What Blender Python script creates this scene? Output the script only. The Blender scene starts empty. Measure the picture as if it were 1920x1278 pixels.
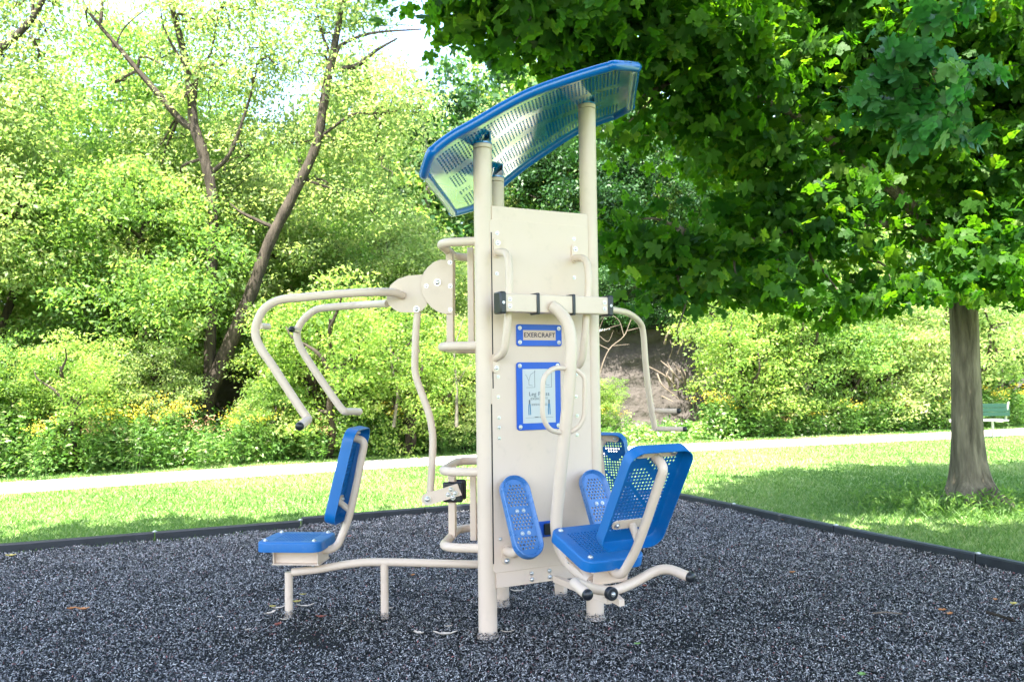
import bpy, math, random
import numpy as np
from mathutils import Vector, Matrix
R = math.radians
rng = np.random.default_rng(7)
random.seed(7)
sc = bpy.context.scene
col = sc.collection

# ------------------------------------------------------------------ camera
CAM = np.array([0.0, 0.0, 1.6]); FPX = 1600.0
PITCH, ROLL = R(2.4), R(-0.75)
_F = np.array([0, math.cos(PITCH), math.sin(PITCH)])
_R0 = np.array([1.0, 0, 0]); _U0 = np.array([0, -math.sin(PITCH), math.cos(PITCH)])
_R = _R0 * math.cos(ROLL) + _U0 * math.sin(ROLL)
_U = -_R0 * math.sin(ROLL) + _U0 * math.cos(ROLL)
cd = bpy.data.cameras.new('camera'); cam = bpy.data.objects.new('camera', cd); col.objects.link(cam)
cd.sensor_width = 36.0; cd.lens = FPX / 1920 * 36
cd.clip_start = 0.05; cd.clip_end = 900
cam.matrix_world = Matrix(((_R[0], _U[0], -_F[0], CAM[0]), (_R[1], _U[1], -_F[1], CAM[1]),
                           (_R[2], _U[2], -_F[2], CAM[2]), (0, 0, 0, 1)))
cd.dof.use_dof = True; cd.dof.focus_distance = 5.4; cd.dof.aperture_fstop = 5.0
sc.camera = cam

# ------------------------------------------------------------------ world, sun, exposure
SUN_EL, SUN_AZ = R(62), R(196)       # azimuth: compass from +Y clockwise; 196 = behind the camera, a little left
w = bpy.data.worlds.new('World'); sc.world = w; w.use_nodes = True
nt = w.node_tree
sky = nt.nodes.new('ShaderNodeTexSky'); sky.sky_type = 'NISHITA'; sky.sun_disc = False
sky.sun_elevation = SUN_EL; sky.sun_rotation = SUN_AZ
sky.air_density = 1.0; sky.dust_density = 2.5; sky.ozone_density = 1.0
bg = nt.nodes['Background']; nt.links.new(sky.outputs[0], bg.inputs[0]); bg.inputs[1].default_value = 0.15
sl = bpy.data.lights.new('sun', 'SUN'); sl.energy = 5.0; sl.angle = R(0.5); sl.color = (1.0, 0.95, 0.86)
so = bpy.data.objects.new('sun', sl); col.objects.link(so)
sdir = Vector((math.sin(SUN_AZ) * math.cos(SUN_EL), math.cos(SUN_AZ) * math.cos(SUN_EL), math.sin(SUN_EL)))
so.rotation_euler = (-sdir).to_track_quat('-Z', 'Y').to_euler(); so.location = (0, 0, 30)
sc.view_settings.view_transform = 'Standard'; sc.view_settings.look = 'None'
sc.view_settings.exposure = 2.76; sc.view_settings.gamma = 1.0
sc.view_settings.use_curve_mapping = False
sc.cycles.max_bounces = 7; sc.cycles.diffuse_bounces = 4; sc.cycles.glossy_bounces = 3
sc.cycles.transmission_bounces = 5; sc.cycles.transparent_max_bounces = 8
sc.cycles.sample_clamp_indirect = 6.0
sc.cycles.use_denoising = True

# ------------------------------------------------------------------ helpers
def V(*a): return np.array(a, float)
def unit(v): v = np.asarray(v, float); return v / np.linalg.norm(v)
def ray(px, py): return _F * FPX + _R * (px - 960) - _U * (py - 639)
def on(px, py, p0, n):               # pixel -> point on a plane of the place
    d = ray(px, py); t = np.dot(np.asarray(p0) - CAM, n) / np.dot(d, n); return CAM + d * t
def at(px, py, y): return on(px, py, V(0, y, 0), V(0, 1, 0))
def gz(px, py, z=0.0): return on(px, py, V(0, 0, z), V(0, 0, 1))
def proj(p):
    d = np.asarray(p, float) - CAM; f = d @ _F; return 960 + FPX * (d @ _R) / f, 639 - FPX * (d @ _U) / f

def rgb(h): return tuple(h) + (1.0,)
def mat(name, color, rough=0.5, spec=0.5, metal=0.0, coat=0.0, var=0.0, vscale=8.0, bump=0.0, bscale=60.0):
    m = bpy.data.materials.new(name); m.use_nodes = True; t = m.node_tree; b = t.nodes['Principled BSDF']
    b.inputs['Base Color'].default_value = rgb(color); b.inputs['Roughness'].default_value = rough
    b.inputs['Specular IOR Level'].default_value = spec; b.inputs['Metallic'].default_value = metal
    b.inputs['Coat Weight'].default_value = coat; b.inputs['Coat Roughness'].default_value = 0.15
    tc = t.nodes.new('ShaderNodeTexCoord')
    if var > 0:
        n = t.nodes.new('ShaderNodeTexNoise'); n.inputs['Scale'].default_value = vscale; n.inputs['Detail'].default_value = 6
        t.links.new(tc.outputs['Object'], n.inputs['Vector'])
        r = t.nodes.new('ShaderNodeValToRGB')
        r.color_ramp.elements[0].position = 0.3; r.color_ramp.elements[1].position = 0.7
        r.color_ramp.elements[0].color = rgb([c * (1 - var) for c in color]); r.color_ramp.elements[1].color = rgb([min(1, c * (1 + var)) for c in color])
        t.links.new(n.outputs['Fac'], r.inputs['Fac']); t.links.new(r.outputs[0], b.inputs['Base Color'])
    if bump > 0:
        n2 = t.nodes.new('ShaderNodeTexNoise'); n2.inputs['Scale'].default_value = bscale; n2.inputs['Detail'].default_value = 5
        t.links.new(tc.outputs['Object'], n2.inputs['Vector'])
        bp = t.nodes.new('ShaderNodeBump'); bp.inputs['Strength'].default_value = bump; bp.inputs['Distance'].default_value = 0.01
        t.links.new(n2.outputs['Fac'], bp.inputs['Height']); t.links.new(bp.outputs[0], b.inputs['Normal'])
    return m

def leaf_mat(name, stops, trans=0.4, rough=0.5, spec=0.35, tint=(1.3, 1.5, 0.5)):
    """leaf: colour by the per-leaf 'var' value, part of the light passes through"""
    m = bpy.data.materials.new(name); m.use_nodes = True; t = m.node_tree; b = t.nodes['Principled BSDF']
    a = t.nodes.new('ShaderNodeAttribute'); a.attribute_name = 'var'
    r = t.nodes.new('ShaderNodeValToRGB'); cr = r.color_ramp
    while len(cr.elements) < len(stops): cr.elements.new(0.5)
    for e, (p, c) in zip(cr.elements, stops): e.position = p; e.color = rgb(c)
    t.links.new(a.outputs['Fac'], r.inputs['Fac']); t.links.new(r.outputs[0], b.inputs['Base Color'])
    b.inputs['Roughness'].default_value = rough; b.inputs['Specular IOR Level'].default_value = spec
    tr = t.nodes.new('ShaderNodeBsdfTranslucent'); mx = t.nodes.new('ShaderNodeMixShader')
    mu = t.nodes.new('ShaderNodeMix'); mu.data_type = 'RGBA'; mu.blend_type = 'MULTIPLY'; mu.inputs[0].default_value = 1.0
    t.links.new(r.outputs[0], mu.inputs[6]); mu.inputs[7].default_value = rgb(tint)
    t.links.new(mu.outputs[2], tr.inputs['Color'])
    mx.inputs[0].default_value = trans
    out = t.nodes['Material Output']
    t.links.new(b.outputs[0], mx.inputs[1]); t.links.new(tr.outputs[0], mx.inputs[2]); t.links.new(mx.outputs[0], out.inputs['Surface'])
    return m

def tag(o, label=None, cat=None, group=None, kind=None):
    if label: o['label'] = label
    if cat: o['category'] = cat
    if group: o['group'] = group
    if kind: o['kind'] = kind
    return o
def empty(name, loc, label=None, cat=None, group=None):
    o = bpy.data.objects.new(name, None); col.objects.link(o); o.location = Vector(loc); o.empty_display_size = 0.2
    return tag(o, label, cat, group)
def adopt(o, parent):
    if parent is not None:
        o.parent = parent
        m = Matrix.Translation(parent.location); q = parent.parent
        o.matrix_parent_inverse = m.inverted() if parent.type == 'EMPTY' else Matrix.Identity(4)
    return o
def link_mesh(name, me, parent=None):
    o = bpy.data.objects.new(name, me); col.objects.link(o); return adopt(o, parent)

class MB:
    def __init__(s): s.v = []; s.f = []; s.n = 0
    def add(s, verts, faces):
        s.v.append(np.asarray(verts, float).reshape(-1, 3)); s.f += [tuple(int(i) + s.n for i in f) for f in faces]; s.n += len(s.v[-1]); return s
    def tube(s, pts, r, seg=16, cap=True, r2=None):
        P = np.array(pts, float); n = len(P); T = np.zeros_like(P)
        T[1:-1] = P[2:] - P[:-2]; T[0] = P[1] - P[0]; T[-1] = P[-1] - P[-2]
        T /= np.linalg.norm(T, axis=1)[:, None] + 1e-12
        a = V(0, 0, 1) if abs(T[0][2]) < 0.9 else V(1, 0, 0)
        N = unit(a - T[0] * (a @ T[0])); rr = np.linspace(r, r if r2 is None else r2, n) if np.isscalar(r) else np.asarray(r)
        vs = []; ang = np.arange(seg) * 2 * math.pi / seg
        for i in range(n):
            N = unit(N - T[i] * (N @ T[i])); B = np.cross(T[i], N)
            vs.append(P[i] + rr[i] * (np.cos(ang)[:, None] * N + np.sin(ang)[:, None] * B))
        fs = []
        for i in range(n - 1):
            for k in range(seg):
                k2 = (k + 1) % seg; fs.append((i * seg + k, i * seg + k2, (i + 1) * seg + k2, (i + 1) * seg + k))
        vs = np.concatenate(vs)
        if cap:
            fs.append(tuple(range(seg))[::-1]); fs.append(tuple((n - 1) * seg + k for k in range(seg)))
        return s.add(vs, fs)
    def box(s, c, ax, ay, az, d):
        c = np.asarray(c, float); vs = []
        for k in (-1, 1):
            for j in (-1, 1):
                for i in (-1, 1): vs.append(c + np.asarray(ax) * i * d[0] / 2 + np.asarray(ay) * j * d[1] / 2 + np.asarray(az) * k * d[2] / 2)
        return s.add(vs, [(0, 2, 3, 1), (4, 5, 7, 6), (0, 1, 5, 4), (2, 6, 7, 3), (0, 4, 6, 2), (1, 3, 7, 5)])
    def prism(s, outline, n, th):     # outline: 3-D points in a plane, n = normal
        P = np.array(outline, float); n = unit(n); k = len(P)
        vs = np.concatenate([P - n * th / 2, P + n * th / 2])
        area = sum(np.cross(P[i] - P[0], P[(i + 1) % k] - P[0]) for i in range(k))
        fl = (area @ n) < 0
        bot = tuple(range(k)); top = tuple(range(k, 2 * k))
        fs = [bot[::-1] if not fl else bot, top if not fl else top[::-1]]
        for i in range(k):
            j = (i + 1) % k; q = (i, j, j + k, i + k); fs.append(q if not fl else q[::-1])
        return s.add(vs, fs)
    def cyl(s, c, axis, r, h, seg=20):
        a = unit(axis); c = np.asarray(c, float); return s.tube([c - a * h / 2, c + a * h / 2], r, seg)
    def dome(s, c, axis, r, seg=14, rings=5, squash=1.0):
        a = unit(axis); u = unit(np.cross(a, V(0, 0, 1) if abs(a[2]) < .9 else V(1, 0, 0))); v = np.cross(a, u); c = np.asarray(c, float)
        vs = []; fs = []
        for i in range(rings):
            ph = (math.pi / 2) * i / rings
            for k in range(seg):
                t = 2 * math.pi * k / seg; vs.append(c + r * math.cos(ph) * (math.cos(t) * u + math.sin(t) * v) + a * r * squash * math.sin(ph))
        vs.append(c + a * r * squash)
        for i in range(rings - 1):
            for k in range(seg): fs.append((i * seg + k, i * seg + (k + 1) % seg, (i + 1) * seg + (k + 1) % seg, (i + 1) * seg + k))
        for k in range(seg): fs.append(((rings - 1) * seg + k, (rings - 1) * seg + (k + 1) % seg, rings * seg))
        return s.add(vs, fs)
    def build(s, name, m, parent=None, smooth=True, bevel=0.0):
        me = bpy.data.meshes.new(name); me.from_pydata(np.concatenate(s.v).tolist(), [], s.f); me.update()
        me.materials.append(m)
        if smooth:
            me.shade_smooth(); me.set_sharp_from_angle(angle=R(38))
        o = link_mesh(name, me, parent)
        if bevel > 0:
            b = o.modifiers.new('bevel', 'BEVEL'); b.width = bevel; b.segments = 3; b.limit_method = 'ANGLE'; b.angle_limit = R(50)
            b.harden_normals = False
        return o

def catmull(pts, n=8):
    P = np.array(pts, float); P = np.vstack([2 * P[0] - P[1], P, 2 * P[-1] - P[-2]]); out = []
    for i in range(1, len(P) - 2):
        p0, p1, p2, p3 = P[i - 1:i + 3]
        for t in np.linspace(0, 1, n, endpoint=False):
            out.append(0.5 * ((2 * p1) + (-p0 + p2) * t + (2 * p0 - 5 * p1 + 4 * p2 - p3) * t * t + (-p0 + 3 * p1 - 3 * p2 + p3) * t ** 3))
    out.append(P[-2]); return np.array(out)
def rnd(pts, rad, n=8):
    P = [np.array(p, float) for p in pts]; out = [P[0]]
    for i in range(1, len(P) - 1):
        a, b, c = P[i - 1], P[i], P[i + 1]; rr = rad[i - 1] if hasattr(rad, '__len__') else rad
        u = a - b; v = c - b; d = min(rr, np.linalg.norm(u) * .48, np.linalg.norm(v) * .48)
        s, e = b + unit(u) * d, b + unit(v) * d
        for t in np.linspace(0, 1, n + 1): out.append((1 - t) ** 2 * s + 2 * t * (1 - t) * b + t * t * e)
    out.append(P[-1]); return np.array(out)

# ------------------------------------------------------------------ materials
M = {}
M['cream'] = mat('cream_paint', (0.68, 0.535, 0.415), rough=0.38, spec=0.5, var=0.03, vscale=3, bump=0.03, bscale=220)
M['cream2'] = mat('cream_panel_paint', (0.70, 0.55, 0.435), rough=0.45, spec=0.45, var=0.02, vscale=2, bump=0.03, bscale=260)
M['blue'] = mat('blue_coating', (0.0, 0.12, 0.37), rough=0.36, spec=0.5, var=0.05, vscale=5, bump=0.05, bscale=160)
M['blue_sign'] = mat('blue_sign_frame', (0.0, 0.085, 0.50), rough=0.4, var=0.04)
M['blue_gloss'] = mat('blue_gloss_paint', (0.0, 0.19, 0.46), rough=0.16, spec=.8, coat=1.0)
M['blue_gloss'].node_tree.nodes['Principled BSDF'].inputs['Coat IOR'].default_value = 1.65
M['blue_gloss'].node_tree.nodes['Principled BSDF'].inputs['Coat Roughness'].default_value = 0.10
M['blue_pedal'] = mat('blue_pedal_coating', (0.045, 0.17, 0.43), rough=0.25, spec=0.9, bump=0.05, bscale=160)
M['black'] = mat('black_rubber', (0.012, 0.014, 0.018), rough=0.35, spec=0.5)
M['steel'] = mat('bolt_steel', (0.72, 0.72, 0.72), rough=0.28, metal=0.9)
M['dark'] = mat('dark_slot', (0.02, 0.017, 0.014), rough=0.8)
M['sign_white'] = mat('sign_white', (0.52, 0.54, 0.56), rough=0.25, spec=0.5)
M['ink'] = mat('ink_dark', (0.03, 0.02, 0.05), rough=0.5)
M['ink_grey'] = mat('ink_grey', (0.12, 0.14, 0.16), rough=0.5)
M['ink_blue'] = mat('ink_blue', (0.01, 0.16, 0.34), rough=0.5)
M['kerb'] = mat('kerb_plastic', (0.016, 0.020, 0.025), rough=0.5, spec=0.5, var=0.25, vscale=9, bump=0.1, bscale=80)
M['bark'] = mat('bark_brown', (0.042, 0.034, 0.026), rough=0.9, spec=0.2, var=0.45, vscale=7, bump=1.0, bscale=22)  # albedo lowered to put foliage shade into the far trunks
M['bark_grey'] = mat('bark_grey', (0.115, 0.105, 0.085), rough=0.9, spec=0.2, var=0.35, vscale=5, bump=0.9, bscale=18)
M['bark_maple'] = mat('bark_maple', (0.135, 0.115, 0.08), rough=0.9, spec=0.1, var=0.6, vscale=9, bump=1.0, bscale=26)
for k_ in ('bark', 'bark_maple'):
    t_ = M[k_].node_tree; mp_ = t_.nodes.new('ShaderNodeMapping'); mp_.inputs['Scale'].default_value = (1.6, 1.6, .28)
    tc_ = next(n for n in t_.nodes if n.type == 'TEX_COORD'); t_.links.new(tc_.outputs['Object'], mp_.inputs['Vector'])
    for n in t_.nodes:
        if n.type == 'TEX_NOISE': t_.links.new(mp_.outputs[0], n.inputs['Vector'])
        if n.type == 'BUMP': n.inputs['Distance'].default_value = .03
M['dead'] = mat('dead_wood', (0.15, 0.12, 0.095), rough=0.9, spec=0.1, var=0.3, vscale=6)
M['green_bench'] = mat('green_bench_paint', (0.001, 0.028, 0.017), rough=0.5)
M['bench_metal'] = mat('bench_metal', (0.45, 0.46, 0.47), rough=0.4, metal=0.6)

for k_ in ('cream', 'cream2', 'blue', 'blue_pedal'):
    t_ = M[k_].node_tree; b_n = t_.nodes['Principled BSDF']; src = b_n.inputs['Base Color'].links[0].from_socket if b_n.inputs['Base Color'].links else None
    tc_ = next(n for n in t_.nodes if n.type == 'TEX_COORD'); n_ = t_.nodes.new('ShaderNodeTexNoise'); n_.inputs['Scale'].default_value = 14; n_.inputs['Detail'].default_value = 9; n_.inputs['Roughness'].default_value = .7
    t_.links.new(tc_.outputs['Object'], n_.inputs['Vector']); rp_ = t_.nodes.new('ShaderNodeValToRGB'); rp_.color_ramp.elements[0].position = .56; rp_.color_ramp.elements[1].position = .72
    t_.links.new(n_.outputs['Fac'], rp_.inputs[0]); mx_ = t_.nodes.new('ShaderNodeMix'); mx_.data_type = 'RGBA'; mu_ = t_.nodes.new('ShaderNodeMath'); mu_.operation = 'MULTIPLY'; mu_.inputs[1].default_value = .16 if 'cream' in k_ else .22
    t_.links.new(rp_.outputs[0], mu_.inputs[0]); t_.links.new(mu_.outputs[0], mx_.inputs[0])
    if src: t_.links.new(src, mx_.inputs[6])
    else: mx_.inputs[6].default_value = b_n.inputs['Base Color'].default_value
    mx_.inputs[7].default_value = (.36, .31, .24, 1) if 'cream' in k_ else (.16, .24, .38, 1)
    t_.links.new(mx_.outputs[2], b_n.inputs['Base Color'])
    mr_ = t_.nodes.new('ShaderNodeMapRange'); mr_.inputs[1].default_value = .35; mr_.inputs[2].default_value = .7; mr_.inputs[3].default_value = b_n.inputs['Roughness'].default_value - .05; mr_.inputs[4].default_value = b_n.inputs['Roughness'].default_value + .22
    t_.links.new(n_.outputs['Fac'], mr_.inputs[0]); t_.links.new(mr_.outputs[0], b_n.inputs['Roughness'])
# ------------------------------------------------------------------ setting: mulch, lawn, path, bank, hillside
KH = 0.10
kl0, kl1, kl2 = gz(0, 1019, KH), gz(563, 974.4, KH), gz(565, 969, KH)
kl3 = gz(877, 944, KH); kr0 = gz(1280.6, 925.5, KH); kr1 = gz(1920, 1054.5, KH)
def isect(p, d, q, e):
    a = np.array([[d[0], -e[0]], [d[1], -e[1]]]); t = np.linalg.solve(a, (q - p)[:2]); return p + d * t[0]
dl = unit(kl3 - kl2); dr = unit(kr1 - kr0)
corner = isect(kl3, dl, kr0, dr)
far_l = kl0 - unit(kl1 - kl0) * 6.0; far_r = kr1 + dr * 8.0
print('corner', corner, 'kerb', kl0, kr1, proj(corner))

def ground_mat(name, stops, scale, detail=8, bump=0.4, bdist=0.02, rough=0.9, scale2=1.2, mix=0.5):
    m = bpy.data.materials.new(name); m.use_nodes = True; t = m.node_tree; b = t.nodes['Principled BSDF']
    tc = t.nodes.new('ShaderNodeTexCoord')
    n1 = t.nodes.new('ShaderNodeTexNoise'); n1.inputs['Scale'].default_value = scale; n1.inputs['Detail'].default_value = detail
    n2 = t.nodes.new('ShaderNodeTexNoise'); n2.inputs['Scale'].default_value = scale2; n2.inputs['Detail'].default_value = 4
    for n in (n1, n2): t.links.new(tc.outputs['Object'], n.inputs['Vector'])
    mx = t.nodes.new('ShaderNodeMix'); mx.data_type = 'FLOAT'; mx.inputs[0].default_value = mix
    t.links.new(n1.outputs['Fac'], mx.inputs[2]); t.links.new(n2.outputs['Fac'], mx.inputs[3])
    r = t.nodes.new('ShaderNodeValToRGB'); cr = r.color_ramp
    while len(cr.elements) < len(stops): cr.elements.new(0.5)
    for e, (p, c) in zip(cr.elements, stops): e.position = p; e.color = rgb(c)
    t.links.new(mx.outputs[0], r.inputs['Fac']); t.links.new(r.outputs[0], b.inputs['Base Color'])
    b.inputs['Roughness'].default_value = rough; b.inputs['Specular IOR Level'].default_value = 0.2
    bp = t.nodes.new('ShaderNodeBump'); bp.inputs['Strength'].default_value = bump; bp.inputs['Distance'].default_value = bdist
    t.links.new(n1.outputs['Fac'], bp.inputs['Height']); t.links.new(bp.outputs[0], b.inputs['Normal'])
    return m
M['soil_lawn'] = ground_mat('lawn_ground', [(0.35, (0.11, 0.20, 0.04)), (0.5, (0.17, 0.27, 0.07)), (0.65, (0.28, 0.32, 0.14))], 26)
M['mulch_base'] = ground_mat('mulch_ground', [(0.35, (0.005, 0.005, 0.006)), (0.65, (0.014, 0.014, 0.016))], 90, rough=0.8)
M['path'] = ground_mat('path_gravel', [(0.35, (0.46, 0.43, 0.38)), (0.65, (0.58, 0.54, 0.48))], 60, bump=0.2)
M['bank'] = ground_mat('bank_shale', [(0.3, (0.034, 0.030, 0.027)), (0.45, (0.052, 0.046, 0.041)), (0.6, (0.07, 0.061, 0.055)), (0.75, (0.09, 0.062, 0.05))], 3.5, bump=1.0, bdist=0.15, scale2=0.8)  # darkened so the colour itself carries the tree shade on the bank
M['hill'] = ground_mat('hill_undergrowth', [(0.35, (0.012, 0.03, 0.008)), (0.65, (0.03, 0.06, 0.015))], 4, bump=0.8, bdist=0.1)

def sheet(name, pts, z, m):
    me = bpy.data.meshes.new(name); me.from_pydata([(p[0], p[1], z) for p in pts], [], [tuple(range(len(pts)))]); me.update()
    me.materials.append(m); o = link_mesh(name, me); return tag(o, kind='structure')
sheet('ground', [(-400, -200), (400, -200), (400, 600), (-400, 600)], 0.0, M['soil_lawn'])
mulch_poly = [kl1[:2] - (0.0, .08), kl0[:2] - (0, .06), far_l[:2], (-14, -8), (14, -8), far_r[:2], kr1[:2], corner[:2], kl2[:2]]
sheet('mulch_bed', mulch_poly, 0.006, M['mulch_base'])
path_near = np.array([(-26, 1.5), (-14, 8.6), (-7.4, 12.4), (-3.3, 14.75), (3.8, 17.9), (10.4, 20.2), (12.9, 21.3), (26, 26.5), (60, 40)])
def along(P, n=10):
    return catmull([(p[0], p[1], 0) for p in P], n)[:, :2]
pn = along(path_near); tn = np.gradient(pn, axis=0); tn /= np.linalg.norm(tn, axis=1)[:, None]
nrm = np.stack([-tn[:, 1], tn[:, 0]], 1); pf = pn + nrm * 1.65
me = bpy.data.meshes.new('path'); k = len(pn)
me.from_pydata([(x, y, .005) for x, y in pn] + [(x, y, .005) for x, y in pf], [], [(i, i + 1, k + i + 1, k + i) for i in range(k - 1)])
me.materials.append(M['path']); tag(link_mesh('path', me), kind='structure')
def path_y(x): return np.interp(x, pn[:, 0], pn[:, 1])
# the shale bank beyond the path and the wooded hillside above it
def bank_y(x): return np.interp(x, [-60, -20, -8, -2, 2, 6, 12, 20, 60], [2, 14.5, 19.5, 22.0, 23.0, 24.2, 28.0, 32, 52])
def bank_h(x): return np.interp(x, [-60, -10, -3, 1, 5, 8, 30], [2.2, 2.4, 2.5, 3.0, 3.1, 2.3, 2.0])
def vnoise(x, y, s, seed=0):
    r0 = np.random.default_rng(seed); out = 0
    for k in range(5):
        a = r0.uniform(0, 6.28); f = s * 1.9 ** k; ph = r0.uniform(0, 6.28, 2)
        out = out + (np.sin((x * math.cos(a) + y * math.sin(a)) * f + ph[0]) + np.sin((y * math.cos(a) - x * math.sin(a)) * f * 1.13 + ph[1])) / (1.7 ** k)
    return out / 3
xs = np.linspace(-60, 60, 401); hs = np.linspace(0, 1, 24)
vs = []
for j, h in enumerate(hs):
    H = bank_h(xs) + .25 * vnoise(xs, xs * 0, 1.1, 3)
    y = bank_y(xs) + h * 1.1 + .30 * vnoise(xs, h * 3 + xs * 0, 1.3, 5) + .10 * vnoise(xs * 2, h * 14 + xs * 0, 2.5, 6) - .35 * max(0, h - .85) / .15 * 1
    vs += list(zip(xs, y, h * H - .1))
nx = len(xs)
fs = [(j * nx + i, j * nx + i + 1, (j + 1) * nx + i + 1, (j + 1) * nx + i) for j in range(23) for i in range(nx - 1)]
me = bpy.data.meshes.new('bank'); me.from_pydata(vs, [], fs); me.shade_smooth(); me.materials.append(M['bank']); tag(link_mesh('bank', me), kind='structure')
def hill_z(x, y):
    d = np.maximum(0, y - bank_y(x) - .6)
    s = np.interp(x, [-60, -14, -6, 2, 8, 60], [.10, .12, .25, .34, .36, .3])
    return bank_h(x) + s * np.minimum(d, 30) + .3 * vnoise(x, y, .35, 9)
xs = np.linspace(-90, 90, 120); ds = np.linspace(.55, 90, 60)
X, D = np.meshgrid(xs, ds); Y = bank_y(X) + D; Z = hill_z(X, Y) - .1
nx = len(xs); vs = np.stack([X, Y, Z], -1).reshape(-1, 3)
fs = [(j * nx + i, j * nx + i + 1, (j + 1) * nx + i + 1, (j + 1) * nx + i) for j in range(len(ds) - 1) for i in range(nx - 1)]
me = bpy.data.meshes.new('hillside'); me.from_pydata(vs.tolist(), [], fs); me.shade_smooth(); me.materials.append(M['hill']); tag(link_mesh('hillside', me), kind='structure')

# ------------------------------------------------------------------ scattered stuff: rubber mulch, grass
def quads_mesh(name, Vt, m, var=None, smooth=False, colr=None):
    """Vt: (N,k,3) faces of k vertices each"""
    N, k = Vt.shape[:2]
    me = bpy.data.meshes.new(name); me.vertices.add(N * k); me.vertices.foreach_set('co', Vt.reshape(-1).astype(np.float32))
    me.loops.add(N * k); me.loops.foreach_set('vertex_index', np.arange(N * k, dtype=np.int32))
    me.polygons.add(N); me.polygons.foreach_set('loop_start', np.arange(N, dtype=np.int32) * k)
    me.polygons.foreach_set('loop_total', np.full(N, k, dtype=np.int32))
    me.update(calc_edges=True)
    if var is not None:
        a = me.attributes.new('var', 'FLOAT', 'POINT'); a.data.foreach_set('value', np.repeat(var, k).astype(np.float32))
    me.materials.append(m)
    return me
def rot_basis(n, tilt, r):
    yaw = r.uniform(0, 2 * math.pi, n); tl = r.normal(0, tilt, n); ro = r.normal(0, tilt, n)
    d = np.stack([np.cos(yaw) * np.cos(tl), np.sin(yaw) * np.cos(tl), np.sin(tl)], 1)
    s0 = np.stack([-np.sin(yaw), np.cos(yaw), np.zeros(n)], 1); u0 = np.cross(d, s0)
    s = s0 * np.cos(ro)[:, None] + u0 * np.sin(ro)[:, None]; return d, s
def in_poly(P, poly):
    x, y = P[:, 0], P[:, 1]; c = np.zeros(len(P), bool); n = len(poly)
    for i in range(n):
        x1, y1 = poly[i][:2]; x2, y2 = poly[(i + 1) % n][:2]
        m = ((y1 > y) != (y2 > y)) & (x < (x2 - x1) * (y - y1) / (y2 - y1 + 1e-12) + x1); c ^= m
    return c
r = np.random.default_rng(11)
def mulch_height(x, y):
    h = 0.014 * vnoise(x, y, 2.2, 21) + 0.010 * vnoise(x, y, 7, 22)
    for a, b, s, k in ((-.171, 5.32, .11, .028), (.524, 5.68, .11, .03), (-.101, 6.04, .11, .03), (-1.54, 5.82, .08, .022), (-.89, 5.76, .08, .022), (-1.35, 5.1, .3, -.012), (.9, 5.0, .35, -.012)):
        h = h + k * np.exp(-((x - a) ** 2 + (y - b) ** 2) / (2 * s * s))
    return h
N = 1700000
y = 3.9 + (12.6 - 3.9) * r.random(N) ** 1.25; x = r.uniform(-1, 1, N) * (0.66 * y + .6)
keep = r.random(N) < (0.66 * y + .6) / 8.9
P = np.stack([x, y], 1)[keep]; P = P[in_poly(P, mulch_poly)]
for a_, b_ in ((-.171, 5.32), (.524, 5.68), (-.101, 6.04)): P = P[np.hypot(P[:, 0] - a_, P[:, 1] - b_) > .070]
n = len(P); ln = r.uniform(.009, .025, n); wd = r.uniform(.0032, .0068, n)
sc_ = 1 + np.clip((P[:, 1] - 6) / 10, 0, 1) * .4; ln *= sc_; wd *= sc_
d, s_ = rot_basis(n, .5, r)
c = np.stack([P[:, 0], P[:, 1], mulch_height(P[:, 0], P[:, 1]) + .014 + r.uniform(0, .022, n)], 1)
cv = np.stack([c - d * ln[:, None] / 2 - s_ * wd[:, None] * .35, c - d * ln[:, None] * .1 + s_ * wd[:, None] * .55 + V(0, 0, .002),
               c + d * ln[:, None] / 2 + s_ * wd[:, None] * .2, c + d * ln[:, None] * .1 - s_ * wd[:, None] * .55 + V(0, 0, .002)], 1)
M['mulch'] = mat('rubber_mulch', (.03, .03, .04), rough=.6, spec=.3)
t = M['mulch'].node_tree; a = t.nodes.new('ShaderNodeAttribute'); a.attribute_name = 'var'; rr_ = t.nodes.new('ShaderNodeValToRGB'); cr = rr_.color_ramp
stops = [(0, (.010, .0115, .013)), (.35, (.026, .028, .031)), (.48, (.12, .123, .128)), (.70, (.33, .325, .32)), (.975, (.62, .60, .58)), (.99, (.36, .13, .12))]
while len(cr.elements) < len(stops): cr.elements.new(.5)
for e, (p, cc) in zip(cr.elements, stops): e.position = p; e.color = rgb(cc)
t.links.new(a.outputs['Fac'], rr_.inputs[0]); t.links.new(rr_.outputs[0], t.nodes['Principled BSDF'].inputs['Base Color'])
tag(link_mesh('rubber_mulch', quads_mesh('rubber_mulch', cv, M['mulch'], r.random(n))), 'loose shredded dark grey rubber mulch filling the play bed', 'mulch', kind='stuff')
print('chips', n)
del cv

M['grass'] = leaf_mat('grass_blades', [(0, (.06, .14, .025)), (.5, (.15, .25, .07)), (.85, (.28, .34, .15)), (1, (.44, .41, .26))], trans=.4, tint=(1.2, 1.4, .6))
def blades(P, h, wdt, r, lean=.35):
    n = len(P); yaw = r.uniform(0, 6.283, n); la = r.uniform(0, 6.283, n); hh = h * r.uniform(.5, 1.3, n)
    b = np.stack([P[:, 0], P[:, 1], np.zeros(n) + .002], 1); s = np.stack([np.cos(yaw), np.sin(yaw), 0 * yaw], 1) * (wdt / 2)[:, None]
    l = np.stack([np.cos(la) * lean, np.sin(la) * lean, np.ones(n)], 1) * r.uniform(.6, 1.1, (n, 1)); tip = b + l * hh[:, None]
    tip[:, :2] += (l[:, :2] * hh[:, None]) * r.uniform(.3, 1.5, (n, 1))
    return np.stack([b - s, b + s, tip], 1)
pathpoly = [tuple(p) for p in pn] + [tuple(p) for p in pf[::-1]]
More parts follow.
